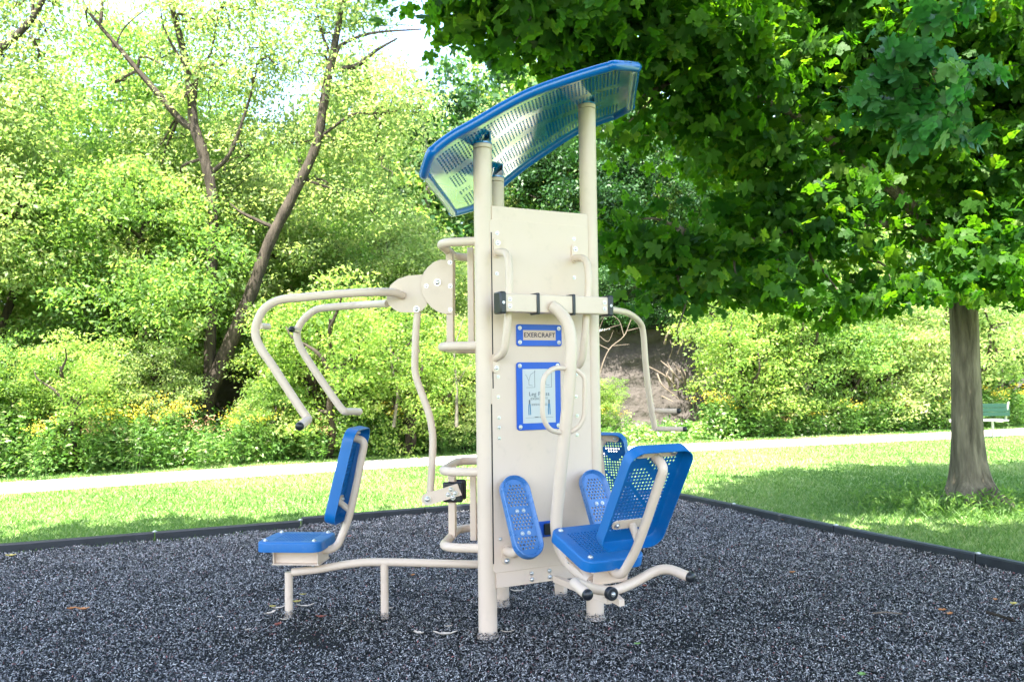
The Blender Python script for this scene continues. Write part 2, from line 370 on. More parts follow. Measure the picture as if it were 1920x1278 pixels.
kerbpoly = [tuple(p[:2]) for p in mulch_poly]
N = 900000
y = 5.5 + 22 * r.random(N) ** 1.0; x = r.uniform(-1, 1, N) * (.66 * y + 1)
keep = r.random(N) < ((.66 * y + 1) / 19) * np.clip(14 / y, 0, 1.6) ** 1.7
P = np.stack([x, y], 1)[keep]; P = P[~in_poly(P, kerbpoly) & ~in_poly(P, pathpoly)]
P = P[P[:, 1] < path_y(P[:, 0]) + 2.9]
n = len(P); print('blades', n)
pat = vnoise(P[:, 0], P[:, 1], .9, 31); bare = np.exp(-(((P[:, 0] - 3.05) / .35) ** 2 + ((P[:, 1] - 8.3) / .35) ** 2))
vr = np.clip(.45 + .35 * pat + r.normal(0, .2, n) + bare * .8, 0, 1)
G = blades(P, np.full(n, .045), .006 + P[:, 1] * .0008, r)
tag(link_mesh('lawn_grass', quads_mesh('lawn_grass', G, M['grass'], vr)), 'short mown green lawn grass', 'grass', kind='stuff')
# ------------------------------------------------------------------ border timbers
def timber(p, q, label, stake=True):
    p = V(p[0], p[1], 0); q = V(q[0], q[1], 0); d = unit(q - p); s = np.cross(V(0, 0, 1), d); L = np.linalg.norm(q - p)
    e = empty('border_timber', (p + q) / 2, label, 'border timber', 'plastic border timbers round the mulch bed')
    prof = [(-.04, 0), (.04, 0), (.04, .088), (.028, KH), (-.028, KH), (-.04, .088)]
    a = p + d * .006; b = q - d * .006
    mb = MB(); o0 = [a + s * u + V(0, 0, v) for u, v in prof]; o1 = [b + s * u + V(0, 0, v) for u, v in prof]; k = len(prof)
    mb.add(o0 + o1, [tuple(range(k))[::-1], tuple(range(k, 2 * k))] + [(i, (i + 1) % k, (i + 1) % k + k, i + k) for i in range(k)])
    mb.build('timber_body', M['kerb'], e, bevel=.006)
    if stake:
        mb = MB(); c = q + V(0, 0, KH + .002); mb.cyl(c, V(0, 0, 1), .024, .008, 14); mb.dome(c + V(0, 0, .004), V(0, 0, 1), .014, squash=.5)
        mb.build('stake_cap', M['steel'], e)
    return e
off = V(0, .0, 0)
lp = [far_l, gz(0, 1019, KH) - unit(kl1 - kl0) * 1.2, gz(290, 996, KH), kl1]
timber(lp[0], lp[1], 'dark border timber leaving the photo at its left edge', False)
timber(lp[1], lp[2], 'leftmost full dark border timber, up to the first stake cap')
timber(lp[2], lp[3], 'dark border timber between left stake cap and the left seat')
m1 = gz(795, 950.5, KH)
timber(kl2, m1, 'dark border timber stepped back behind the blue left backrest', False)
m2 = m1 + dl * 2.1
timber(m1, m2, 'dark border timber passing behind the tower posts', False)
timber(m2, corner, 'short dark border timber ending at the far bed corner', False)
r1, r2, r3 = gz(1376, 944, KH), gz(1567.5, 984, KH), gz(1833.7, 1036.9, KH)
timber(corner, r1, 'dark border timber just right of the leg press backrest')
timber(r1, r2, 'dark border timber between the first two right stake caps')
timber(r2, r3, 'dark border timber with brown bare lawn patch beside it')
timber(r3, r3 + dr * 2.0, 'dark border timber leaving the photo at its right edge')

# ------------------------------------------------------------------ the exercise station
A0 = V(-.171, 5.32, 0); B0 = V(.524, 5.68, 0); C0 = V(-.101, 6.04, 0)
UP = V(0, 0, 1)
ab = unit(B0 - A0); nF = V(ab[1], -ab[0], 0); midAB = (A0 + B0) / 2          # leg press side
ac = unit(C0 - A0); nL = V(-ac[1], ac[0], 0); midAC = (A0 + C0) / 2          # left press side
bc = unit(B0 - C0); nB = V(-bc[1], bc[0], 0); midBC = (B0 + C0) / 2          # far press side
PR = .058
ctr = (A0 + B0 + C0) / 3
ST = empty('exercise_station', ctr, 'cream and blue steel outdoor exercise tower with canopy, three seats and press arms', 'exercise machine')
def P(name, mb, m, parent=None, bevel=0.0, smooth=True, label=None):
    o = mb.build(name, m, parent or ST, smooth, bevel)
    if label: o['label'] = label
    return o
# bolts: one shared mesh
_b = MB(); _b.cyl(V(0, 0, .002), UP, .0125, .004, 16); _b.dome(V(0, 0, .004), UP, .0095, seg=12, rings=4, squash=.75); _b.cyl(V(0, 0, .0115), UP, .0035, .002, 6)
_bo = _b.build('bolt', M['steel']); bolt_me = _bo.data; bpy.data.objects.remove(_bo)
def bolt(p, n, parent, s=1.0):
    o = bpy.data.objects.new('bolt', bolt_me); col.objects.link(o); adopt(o, parent)
    n = Vector(n).normalized(); o.matrix_basis = Matrix.Translation(Vector(p)) @ n.to_track_quat('Z', 'Y').to_matrix().to_4x4() @ Matrix.Scale(s, 4)
    return o

for base, (tx, ty) in ((A0, (898.5, 272)), (B0, (1091, 198)), (C0, (925, 335))):
    h = at(tx, ty, base[1])[2]
    mb = MB(); mb.tube([base - UP * .05, base + UP * (h - .03)], PR, 40); mb.tube([base + UP * (h - .027), base + UP * h], PR + .001, 40)
    # weld flare in the mulch
    mb.tube([base + UP * .0, base + UP * .03], [PR + .014, PR + .004], 24)
    P('post', mb, M['cream'], bevel=.003)
    print('post top', h)
HA = at(898.5, 272, A0[1])[2]; HB = at(1091, 198, B0[1])[2]; HC = at(925, 335, C0[1])[2]

# front panel (faces the leg press)
T0 = .046
pp = midAB + nF * T0
def pan(px, py, t=T0): return on(px, py, midAB + nF * t, nF)
sA = A0 + ab * .035 + nF * T0; sB = B0 - ab * .040 + nF * T0
top_h = (pan(917, 387)[2] + pan(1086, 399)[2]) / 2; bot_h = (pan(926, 1103)[2] + pan(1069, 1083)[2]) / 2
print('panel', top_h, bot_h, proj(sB + UP * top_h), proj(sA + UP * bot_h))
zc = (top_h + bot_h) / 2
mb = MB(); mb.box((sA + sB) / 2 + UP * zc, ab, nF, UP, (np.linalg.norm(sB - sA), .012, top_h - bot_h)); fp = P('front_panel', mb, M['cream2'], bevel=.003)
cv0 = pan(921, 1074)[2]; cvt = pan(930, 412)[2]
wA = np.dot(pan(919.5, 700) - midAB, ab); wB = np.dot(sB - midAB, ab) - .006
def prect(cx, cz, w_, h_, rad, t, n=6):
    pts = []
    for sx, sz, a0 in ((1, 1, 0), (-1, 1, 90), (-1, -1, 180), (1, -1, 270)):
        for k in range(n + 1):
            a = R(a0 + 90 * k / n); pts.append(midAB + nF * t + ab * (cx + sx * (w_ / 2 - rad) + rad * math.cos(a)) + UP * (cz + sz * (h_ / 2 - rad) + rad * math.sin(a)))
    return pts
mb = MB(); mb.prism(prect((wA + wB) / 2, (cv0 + cvt) / 2, wB - wA, cvt - cv0, .02, T0 + .0085), nF, .007)
P('cover_plate', mb, M['cream2'], fp, bevel=.0015)
for y0, y1 in ((436, 728), (757, 1056)):
    a = pan(921.0, y0); b = pan(922.0 + (y1 > 900) * 1.5, y1); c = (a + b) / 2; s0 = np.dot(c - midAB, ab) - .001
    mb = MB(); mb.box(midAB + nF * (T0 + .0108) + ab * s0 + UP * c[2], ab, nF, UP, (.0075, .004, a[2] - b[2])); P('side_slot', mb, M['dark'], fp)
TB = T0 + .012
for px, py in ((932, 437), (931.5, 513), (934, 706), (934, 744), (935.5, 783), (935.5, 801), (936, 821), (938, 1010),
               (1076, 448), (1076.5, 520.5), (1080, 702), (1080, 743), (1082, 779), (1082, 800), (1082, 815)):
    bolt(pan(px, py, TB), nF, fp, .95)
for px, py in ((996.6, 1074), (997, 1085.5), (1030, 1069), (1030.5, 1080.5)): bolt(pan(px, py, T0 + .006), nF, fp, 1.15)
# back panels on the two other sides (set back)
for (p0, q0, nn, hh) in ((A0, C0, nL, top_h - .05), (B0, C0, nB, top_h - .05)):
    d_ = unit(q0 - p0); a = p0 + d_ * .04; b = q0 - d_ * .04
    mb = MB(); mb.box((a + b) / 2 + UP * (bot_h + .1 + hh) / 2 - nn * .01, d_, nn, UP, (np.linalg.norm(b - a), .01, hh - bot_h - .1)); P('side_panel', mb, M['cream2'])

# grab handles beside the panel
for (x0, y0, x1, y1, px, ph0, ph1) in ((928.5, 473, 926, 672, 957, 448, 697), (1074, 484, 1068, 692, 1107, 461, 708)):
    a = pan(x0 + 3, y0, TB); b = pan(x1 + 3, y1, TB); out = .17
    mb = MB(); mb.tube(rnd([a, a + nF * out * .92 - UP * .02, a + nF * out - UP * .18, b + nF * out + UP * .20, b + nF * out * .75 + UP * .03, b], [.11, .14, .16, .14], 8), .0235, 20)
    h_ = P('grab_handle', mb, M['cream'])
    mb = MB()
    for q, yc, sgn in ((a, y0, 1), (b, y1, -1)):
        s0 = np.dot(q - midAB, ab); z0 = q[2] + sgn * .028
        mb = MB(); mb.prism(prect(s0, z0, .05, .125, .024, TB + .005), nF, .010); P('mounting_plate', mb, M['cream'], h_, bevel=.0015)
        bolt(midAB + nF * (TB + .010) + ab * (s0 + .002) + UP * (q[2] + sgn * .058), nF, h_, 1.25)

# crossbar
tC = .27; cbm = midAB + nF * tC
zb = on(1040, 571, cbm, nF)[2]
lC = np.dot(on(938, 570, cbm + nF * .04, nF) - midAB, ab); rC = np.dot(on(1149, 571, cbm + nF * .04, nF) - midAB, ab)
mb = MB(); mb.box(cbm + ab * (lC + rC) / 2 + UP * zb, ab, nF, UP, (rC - lC - .03, .08, .108)); cb = P('crossbar', mb, M['cream'], bevel=.007)
for q in (-.1, .1): mb = MB(); mb.box(midAB + nF * (tC / 2 - .0) + ab * q + UP * zb, ab, nF, UP, (.05, tC - .08, .07)); P('crossbar_arm', mb, M['cream'], cb)
for s0 in (lC + .018, rC - .018):
    mb = MB(); mb.box(cbm + ab * s0 + UP * zb, ab, nF, UP, (.042, .095, .132)); P('end_cap', mb, M['black'], cb, bevel=.01)
    for dz in (-.02, .02): bolt(cbm + nF * .0405 + ab * (s0 + (.045 if s0 < .1 else -.045)) + UP * (zb + dz), nF, cb, 1.1)
    bolt(cbm + nF * .0476 + ab * s0 + UP * zb, nF, cb, .7)
for px in (1009, 1076):
    s0 = np.dot(on(px, 570, cbm + nF * .04, nF) - midAB, ab)
    mb = MB(); mb.box(cbm + ab * s0 + UP * zb, ab, nF, UP, (.022, .094, .130)); P('rubber_strap', mb, M['black'], cb, bevel=.006)

# name plaque and instruction sign
def text(body, size, x, z, t, m, parent, bold=0.0, name='lettering', extr=.0006):
    cu = bpy.data.curves.new(name, 'FONT'); cu.body = body; cu.size = size; cu.align_x = 'CENTER'; cu.align_y = 'CENTER'; cu.extrude = extr; cu.offset = bold; cu.space_character = 1.08
    tmp = bpy.data.objects.new(name, cu); col.objects.link(tmp); bpy.context.view_layer.update()
    me = bpy.data.meshes.new_from_object(tmp.evaluated_get(bpy.context.evaluated_depsgraph_get())); bpy.data.objects.remove(tmp)
    p = midAB + nF * t + ab * x + UP * z
    me.transform(Matrix(((ab[0], 0, nF[0], p[0]), (ab[1], 0, nF[1], p[1]), (ab[2], 1, nF[2], p[2]), (0, 0, 0, 1))))
    me.materials.clear(); me.materials.append(m); return link_mesh(name, me, parent)
def pc(px, py): q = pan(px, py, TB); return np.dot(q - midAB, ab), q[2]
x0, z0 = pc(967, 607.5); x1, z1 = pc(1052, 649); cx, cz = (x0 + x1) / 2, (z0 + z1) / 2; W_, H_ = x1 - x0, z0 - z1
mb = MB(); mb.prism(prect(cx, cz, W_, H_, .016, TB + .005), nF, .010); pl = P('name_plaque', mb, M['blue_sign'], bevel=.002)
mb = MB(); mb.prism(prect(cx, cz, W_ * .72, H_ * .46, .002, TB + .0105), nF, .001)
M['plaque'] = mat('plaque_tan', (.60, .45, .36), rough=.5)
P('name_plate', mb, M['plaque'], pl)
text('EXERCRAFT', .040, cx, cz, TB + .0115, M['ink'], pl, bold=.0006)
for sx in (-1, 1):
    for sz in (-1, 1): bolt(midAB + nF * (TB + .010) + ab * (cx + sx * (W_ / 2 - .022)) + UP * (cz + sz * (H_ / 2 - .024)), nF, pl, 1.05)
x0, z0 = pc(967, 679); x1, z1 = pc(1051, 803); cx, cz = (x0 + x1) / 2, (z0 + z1) / 2; W_, H_ = x1 - x0, z0 - z1
mb = MB(); mb.prism(prect(cx, cz, W_, H_, .02, TB + .005), nF, .010); pl = P('instruction_sign', mb, M['blue_sign'], bevel=.002)
fw, fh = W_ * .74, H_ * .80
mb = MB(); mb.prism(prect(cx, cz, fw, fh, .002, TB + .0105), nF, .001); P('sign_face', mb, M['sign_white'], pl)
text('Leg Press', .036, cx, cz + .012, TB + .0115, M['ink_grey'], pl, bold=.0003)
text('EXERCRAFT', .022, cx, cz - .018, TB + .0115, M['ink_grey'], pl)
for k_, dz in enumerate((-.050, -.058)): text('Sit with feet on plates and push', .008, cx, cz + dz, TB + .0115, M['ink_grey'], pl)
text('beginner   advanced', .008, cx, cz - fh / 2 + .038, TB + .0115, M['ink'], pl)
mb = MB(); mb2 = MB()
def stroke(mbx, pts, wd_):
    q = [midAB + nF * (TB + .0114) + ab * a_ + UP * b_ for a_, b_ in pts]
    for a_, b_ in zip(q[:-1], q[1:]):
        d_ = unit(b_ - a_); mbx.box((a_ + b_) / 2, d_, np.cross(nF, d_), nF, (np.linalg.norm(b_ - a_) + wd_ * .6, wd_, .0008))
for sx in (-1, 1):
    mb = MB(); mb2 = MB()
    fx = cx + sx * fw * .30; fz = cz - fh * .24
    stroke(mb, [(fx - .004, fz + .03), (fx - .006, fz - .005), (fx - .005, fz - .035)], .006)
    stroke(mb, [(fx + .004, fz + .03), (fx + .006, fz - .005), (fx + .007, fz - .035)], .006)
    stroke(mb2, [(fx, fz + .035), (fx, fz + .055)], .010)
    gx = cx + sx * fw * .26; gzz = cz + fh * .31
    stroke(mb2, [(gx + .03, gzz - .05), (gx + .03, gzz + .055)], .0025)
    stroke(mb2, [(gx + .036, gzz + .05), (gx + .0, gzz + .03), (gx - .012, gzz - .01), (gx - .012, gzz - .035), (gx + .014, gzz - .04)], .002)
    stroke(mb2, [(gx - .012, gzz - .01), (gx - .028, gzz + .02), (gx - .036, gzz + .03)], .002)
    stroke(mb2, [(gx - .03, gzz - .052), (gx + .03, gzz - .052)], .002)
    P('leg_figure', mb, M['ink_blue'], pl); P('machine_diagram', mb2, M['ink_grey'], pl)
mb2 = MB()
stroke(mb2, [(cx - fw * .42, cz - fh * .40), (cx + fw * .42, cz - fh * .40)], .0015); P('rule_line', mb2, M['ink_grey'], pl)

for sx in (-1, 1):
    for sz in (-1, 1): bolt(midAB + nF * (TB + .010) + ab * (cx + sx * (W_ / 2 - .022)) + UP * (cz + sz * (H_ / 2 - .022)), nF, pl, 1.05)

# ------- perforated coated sheets
def perf_tray(w_, l_, gw, gl, pitch, hr, rad, skirt, mask, frame, name, m, parent, lip=.012, t=.006, flip=1, hexa=False, rim=0.0, seg=8, gc=0.0):
    """rounded tray: perforated field gw x gl (centre shifted by gc along l), border, rounded edge, skirt. frame(u,v,n)->xyz"""
    nu = max(1, int(round(gw / pitch))); nv = max(1, int(round(gl / pitch))); pu, pv = gw / nu, gl / nv
    mb = MB(); vs = []; fs = []
    def addv(u, v, n): vs.append(frame(u, v, n)); return len(vs) - 1
    for j in range(nv):
        for i in range(nu):
            u0 = -gw / 2 + i * pu; v0 = -gl / 2 + j * pv + gc; u1 = u0 + pu; v1 = v0 + pv; uc, vc = (u0 + u1) / 2, (v0 + v1) / 2
            if hexa and j % 2: uc += pu * .25
            elif hexa: uc -= pu * .25
            ring = [(u1, vc if 0 else (v0 + v1) / 2), (u1, v1), ((u0 + u1) / 2, v1), (u0, v1), (u0, (v0 + v1) / 2), (u0, v0), ((u0 + u1) / 2, v0), (u1, v0)]
            o = [addv(a, b, 0) for a, b in ring]
            if mask(uc, vc):
                ho = [addv(uc + hr * math.cos(k * math.pi / 4), vc + hr * math.sin(k * math.pi / 4), 0) for k in range(8)]
                hi = [addv(uc + hr * math.cos(k * math.pi / 4), vc + hr * math.sin(k * math.pi / 4), -t * flip) for k in range(8)]
                for k in range(8):
                    k2 = (k + 1) % 8; fs.append((o[k], o[k2], ho[k2], ho[k])); fs.append((ho[k], ho[k2], hi[k2], hi[k]))
                oi = [addv(a, b, -t * flip) for a, b in ring]
                for k in range(8): k2 = (k + 1) % 8; fs.append((oi[k2], oi[k], hi[k], hi[k2]))
            else:
                fs.append(tuple(o)); oi = [addv(a, b, -t * flip) for a, b in ring]; fs.append(tuple(oi[::-1]))
    # border loops
    per = []
    for i in range(2 * nu): per.append((-gw / 2 + i * pu / 2, -gl / 2))
    for j in range(2 * nv): per.append((gw / 2, -gl / 2 + j * pv / 2))
    for i in range(2 * nu): per.append((gw / 2 - i * pu / 2, gl / 2))
    for j in range(2 * nv): per.append((-gw / 2, gl / 2 - j * pv / 2))
    n = len(per)
    def outer(p, ww, ll, rr):
        a, b = p[0] * ww / gw, p[1] * ll / gl; cw, cl = ww / 2 - rr, ll / 2 - rr
        qa, qb = min(max(a, -cw), cw), min(max(b, -cl), cl); da, db = a - qa, b - qb
        if abs(da) > 1e-9 and abs(db) > 1e-9: L = math.hypot(da, db); return qa + da / L * rr, qb + db / L * rr
        return a, b
    loops = [[(p[0], p[1] + gc, 0) for p in per]]
    e = lip
    if rim > 0:
        loops.append([(*outer(p, w_ - 2 * e - .03, l_ - 2 * e - .03, max(rad - e - .015, .004)), 0) for p in per])
        loops.append([(*outer(p, w_ - 2 * e, l_ - 2 * e, max(rad - e, .005)), rim) for p in per])
        top = rim
    else:
        loops.append([(*outer(p, w_ - 2 * e, l_ - 2 * e, max(rad - e, .005)), 0) for p in per]); top = 0
    for k in range(1, 5):
        a = k / 4 * math.pi / 2; q = e * (1 - math.sin(a)); loops.append([(*outer(p, w_ - 2 * q, l_ - 2 * q, max(rad - q, .005)), top - e * (1 - math.cos(a)) * flip) for p in per])
    loops.append([(*outer(p, w_, l_, rad), -skirt * flip) for p in per])
    loops.append([(*outer(p, w_ - .01, l_ - .01, rad - .005), -skirt * flip) for p in per])
    loops.append([(*outer(p, w_ - .01, l_ - .01, rad - .005), top - t * flip - lip * flip) for p in per])
    loops.append([(*outer(p, w_ - 2 * e, l_ - 2 * e, max(rad - e, .005)), top - t * flip) for p in per])
    if rim > 0: loops.append([(*outer(p, w_ - 2 * e - .03, l_ - 2 * e - .03, max(rad - e - .015, .004)), -t * flip) for p in per])
    loops.append([(p[0], p[1] + gc, -t * flip) for p in per])
    base = len(vs)
    for L in loops:
        for p in L: addv(*p)
    for a in range(len(loops) - 1):
        for k in range(n):
            k2 = (k + 1) % n; fs.append((base + a * n + k, base + a * n + k2, base + (a + 1) * n + k2, base + (a + 1) * n + k))
    mb.add(np.array(vs), fs); o = mb.build(name, m, parent); return o

def seat_set(origin, face, tilt, frame_pts_extra=None, box_to=None, label=None):
    """origin: seat rear on the seat-top plane; face: direction the sitter looks"""
    face = unit(face); wv = np.cross(UP, face); ct, st_ = math.cos(tilt), math.sin(tilt)
    def L(s, w_, h): s2 = s * ct - h * st_; h2 = s * st_ + h * ct; return origin + face * s2 + wv * w_ + UP * h2
    fs_ = unit(L(1, 0, 0) - L(0, 0, 0)); fu = unit(L(0, 0, 1) - L(0, 0, 0))
    seat = perf_tray(.40, .43, .27, .26, .0225, .0078, .065, .064, lambda u, v: True, lambda u, v, n: L(.235 + v, u, n), 'seat', M['blue'], ST)
    for a_, b_ in ((.07, -.15), (.07, .15), (.40, -.15), (.40, .15)): bolt(L(a_, b_, .001), fu, seat, 1.25)
    la = R(14); bd = (-math.sin(la), math.cos(la))         # up along the back in (s,h)
    bn = (math.cos(la), math.sin(la))                       # front normal
    LB = .64
    def Bk(u, v, n): d_ = v + LB / 2; return L(bd[0] * d_ + bn[0] * n, u, .12 + bd[1] * d_ + bn[1] * n)
    def msk(u, v):
        if abs(v - (.165 + .05 * math.sin(u * 22))) < .030: return False
        if abs(v - (-.02 + .9 * u)) < .012: return False
        return True
    back = perf_tray(.40, LB, .30, .48, .0215, .0072, .08, .074, msk, Bk, 'backrest', M['blue'], ST)
    bnw = unit(Bk(0, 0, 1) - Bk(0, 0, 0)); bdw = unit(Bk(0, 1, 0) - Bk(0, 0, 0))
    # frame tube behind the back and under the seat
    f = [Bk(0, .245, -.010), Bk(0, .245, -.10), Bk(0, -.10, -.115), Bk(0, -.30, -.115), L(-.03, 0, -.085), L(.12, 0, -.085), L(.38, 0, -.085)]
    mb = MB(); mb.tube(rnd(f, [.075, .3, .08, .12, .05], 10), .0255, 20); fr = P('seat_frame', mb, M['cream'])
    mb = MB(); mb.tube([Bk(0, -.19, -.018), Bk(0, -.235, -.115)], .021, 16); P('frame_stub', mb, M['cream'], fr)
    for v0, hw in ((.272, .135), (-.19, .125)):
        mb = MB(); out = []
        for sx, a0 in ((1, -90), (-1, 90)):
            for k in range(9): a = R(a0 + 180 * k / 8); out.append(Bk(sx * (hw - .028) + .028 * math.cos(a), v0 + .028 * math.sin(a), -.012))
        mb.prism(out, bnw, .008); pt = P('mounting_plate', mb, M['cream'], back, bevel=.001)
        for sx in (-1, 1): bolt(Bk(sx * (hw - .03), v0, -.0165), -bnw, back, 1.3)
    # folded bracket box under the seat
    mb = MB()
    for w2 in (-.07, .07): mb.box(L(.21, w2, -.12), fs_, wv, fu, (.30, .006, .075))
    for s2 in (.06, .36): mb.box(L(s2, 0, -.12), fs_, wv, fu, (.006, .23, .075))
    mb.box(L(.21, 0, -.160), fs_, wv, fu, (.32, .23, .007)); mb.box(L(.21, 0, -.079), fs_, wv, fu, (.30, .20, .006))
    bx = P('seat_bracket', mb, M['cream'], fr)
    for s2 in (.09, .33):
        for w2 in (-.105, .105): bolt(L(s2, w2, -.164), -fu, fr, 1.1)
    return L, fr

# ---- left press station
def mL(px, py, off=0.0): return on(px, py, midAC + ac * off, ac)
org = V(*(midAC + nL * 1.10)); org[2] = .54
LL, fr = seat_set(org, nL, 0.0)
print('left seat', proj(LL(.45, -.2, 0)), proj(LL(.45, .2, 0)), proj(LL(.02, -.2, 0)), proj(LL(.02, .2, 0)))
beam = [mL(548, 1072), mL(600, 1066), mL(660, 1056), mL(720, 1053), mL(880, 1057) ]
beam = [b for b in beam]; beam.append(midAC + UP * beam[-1][2])
mb = MB(); mb.tube(catmull(beam, 8), .0265, 20); P('seat_beam', mb, M['cream'])
for px in (541.5, 721):
    q = mL(px, 1100); mb = MB(); topz = mL(px, 1072 if px < 600 else 1056)[2]; mb.tube([V(q[0], q[1], -.02), V(q[0], q[1], topz)], .0265, 20); P('support_leg', mb, M['cream'])
# curved side loops between the posts, upper and lower pair
hw = .255
for name, ys in (('upper', (463, 651)), ('lower', (878, 1015))):
    zz = [at(842, yy, 5.55)[2] for yy in ys]
    for z_ in zz:
        pts = [A0 + UP * z_ + nL * .03, A0 + nL * .20 + ac * .02 + UP * z_, midAC + nL * .32 + UP * z_, C0 + nL * .20 - ac * .02 + UP * z_, C0 + UP * z_ + nL * .03]
        mb = MB(); mb.tube(rnd([pts[0], pts[1] + nL * .09 , pts[3] + nL * .09, pts[4]], .17, 12), .028, 20); P('side_loop', mb, M['cream'])
    zc_, hh = sum(zz) / 2, zz[0] - zz[1]
    mb = MB(); mb.box(midAC + nL * .275 + UP * zc_, nL, ac, UP, (.045, .075, hh)); P('guide_bar', mb, M['cream'], bevel=.004)
    mb = MB(); mb.box(midAC + nL * .12 - ac * .10 + UP * zc_, nL, ac, UP, (.04, .045, hh)); P('guide_bar', mb, M['cream'], bevel=.004)
# pivot plates
def D_outline(off):
    pts = [(849, 589), (843, 588), (834, 588), (822, 585), (810, 577), (800, 566), (792, 551), (789, 536), (790, 523), (795, 510), (803, 500), (814, 491), (826, 487), (849, 487)]
    return [mL(a, b, off) for a, b in pts]
mb = MB(); mb.prism(D_outline(-.05), ac, .008); dp = P('pivot_plate', mb, M['cream'], bevel=.0015)
for a, b in ((844, 492), (844.5, 536.5), (844.5, 580.5), (799.5, 536)): bolt(mL(a, b, -.0545), -ac, dp, 1.15)
bolt(mL(820.5, 529.5, -.0545), -ac, dp, 1.9)
mb = MB(); mb.prism([p + ac * .1 for p in D_outline(-.05)], ac, .008); P('pivot_plate', mb, M['cream'], bevel=.0015)
rot = [(806, 540), (800, 573), (790, 583), (778, 586), (750, 585.5), (738.6, 580), (729, 571.5), (724.5, 561), (727, 545), (733, 533.5), (746, 523), (764, 517), (792, 514.5), (808, 520)]
mb = MB(); mb.prism([mL(a, b, .032) for a, b in rot], ac, .008); P('rocker_plate', mb, M['cream'], bevel=.0015)
mb = MB(); mb.prism([mL(a, b, -.032) for a, b in rot], ac, .008)
rp = P('rocker_plate', mb, M['cream'], bevel=.0015); bolt(mL(781, 579.5, -.0365), -ac, rp, 1.7)
near = [(754, 553.8), (735.8, 548.2), (693.5, 547.6), (637, 551), (566.8, 557.5), (524.5, 562.5), (496, 578.6), (481, 606.8), (480, 632), (492, 658), (507.6, 680), (533, 719.4), (561, 761.7), (578, 786)]
offs = [-.05, -.13, -.27] + [-.31] * 11
pts = [mL(a, b, o) for (a, b), o in zip(near, offs)]
hend = mL(562, 798.5, -.47); pts2 = catmull(pts, 6)
mb = MB(); mb.tube(rnd(list(pts2) + [pts2[-1] + (hend - pts2[-1]) * .12, hend], [.05] * (len(pts2) - 1) + [.06], 2), .0275, 20); na = P('press_arm', mb, M['cream'])
dirn = unit(hend - pts2[-1]); mb = MB(); mb.tube([hend, hend + dirn * .008], .028, 20); mb.dome(hend + dirn * .008, dirn, .028, squash=.7); P('end_cap', mb, M['black'], na)
q0, q1 = mL(487, 611, -.31), mL(503, 612, -.18); mb = MB(); mb.tube([q0, q1], .021, 16); P('grip_peg', mb, M['cream'], na)
farp = [(727.3, 568.7), (679.4, 571.5), (609, 577), (586.5, 584), (566, 603), (557, 623.7), (561, 646), (580.8, 680), (609, 722), (637, 761.7), (646, 771)]
pts = [mL(a, b, o) for (a, b), o in zip(farp, [.06, .28] + [.32] * 9)]; hend = mL(674, 771.5, .52); pts2 = catmull(pts, 6)
mb = MB(); mb.tube(rnd(list(pts2) + [pts2[-1] + (hend - pts2[-1]) * .15, hend], [.05] * (len(pts2) - 1) + [.05], 2), .0265, 20); fa = P('press_arm', mb, M['cream'])
q0, q1 = mL(559, 619, .32), mL(548, 617.5, .18); mb = MB(); mb.tube([q0, q1], .021, 16); P('grip_peg', mb, M['cream'], fa)
dirn = unit(q1 - q0); mb = MB(); mb.tube([q1, q1 + dirn * .02], .022, 14); mb.dome(q1 + dirn * .02, dirn, .022, squash=.8); P('end_cap', mb, M['black'], fa)
mb = MB(); mb.tube(catmull([mL(783, 584), mL(780, 620), mL(778.4, 660), mL(779, 700), mL(790, 735), mL(805, 778), mL(811.5, 820), mL(810, 870), mL(806.5, 925)], 6), .0245, 20)
P('link_rod', mb, M['cream'])
lk = []
c0, c1 = (801.5, 935.5), (861, 917)
dx, dy = unit((c1[0] - c0[0], c1[1] - c0[1])); hwp = 11.5
for k in range(9): a = R(90 + 180 * k / 8); lk.append((c0[0] + hwp * (dx * math.cos(a) - dy * math.sin(a)), c0[1] + hwp * (dy * math.cos(a) + dx * math.sin(a))))
lk += [(c1[0] + dy * hwp, c1[1] - dx * hwp), (c1[0] + dx * 2 - dy * hwp, c1[1] + dy * 2 + dx * hwp)]
mb = MB(); mb.prism([mL(a, b, .04) for a, b in lk], ac, .008); P('link_plate', mb, M['cream'], bevel=.0015)
mb = MB(); mb.prism([mL(a, b, -.075) for a, b in lk], ac, .008)
lp_ = P('link_plate', mb, M['cream'], bevel=.0015); bolt(mL(802, 935.5, -.0795), -ac, lp_, 1.9)
for a, b in ((846, 917), (841, 926.5), (854, 924), (849.5, 932)): bolt(mL(a, b, -.0795), -ac, lp_, 1.35)
mb = MB(); ctr_ = mL(849, 922, -.05); e_ = unit(mL(869, 922) - mL(830, 922))
mb.box(ctr_, nL, ac, UP, (.135, .03, .135)); P('rubber_bumper', mb, M['black'], bevel=.02)
mb = MB(); mb.box(mL(857, 917, .05), nL, ac, UP, (.125, .03, .135)); P('rubber_bumper', mb, M['black'], bevel=.02)

# ---- leg press station
OT = .87; org = midAB + nF * OT + UP * .585
LF, frF = seat_set(org, -nF, R(17))
for nm, a in (('seat front L', (.45, .2, 0)), ('seat front R', (.45, -.2, 0)), ('seat rear', (.02, .2, 0)), ('back top', (-.155, .2, .74)), ('back top', (-.155, -.2, .74)), ('back bot', (0, .2, .12)), ('back bot', (0, -.2, .12))): print(nm, proj(LF(*a)))
def mF(px, py, off=0.0): return on(px, py, midAB + ab * off, ab)
arm = [(1034, 573), (1049, 584), (1064, 606), (1070.5, 640), (1069, 690), (1064, 760), (1056, 840), (1048, 920), (1043, 985), (1052, 1030), (1075, 1062), (1110, 1090)]
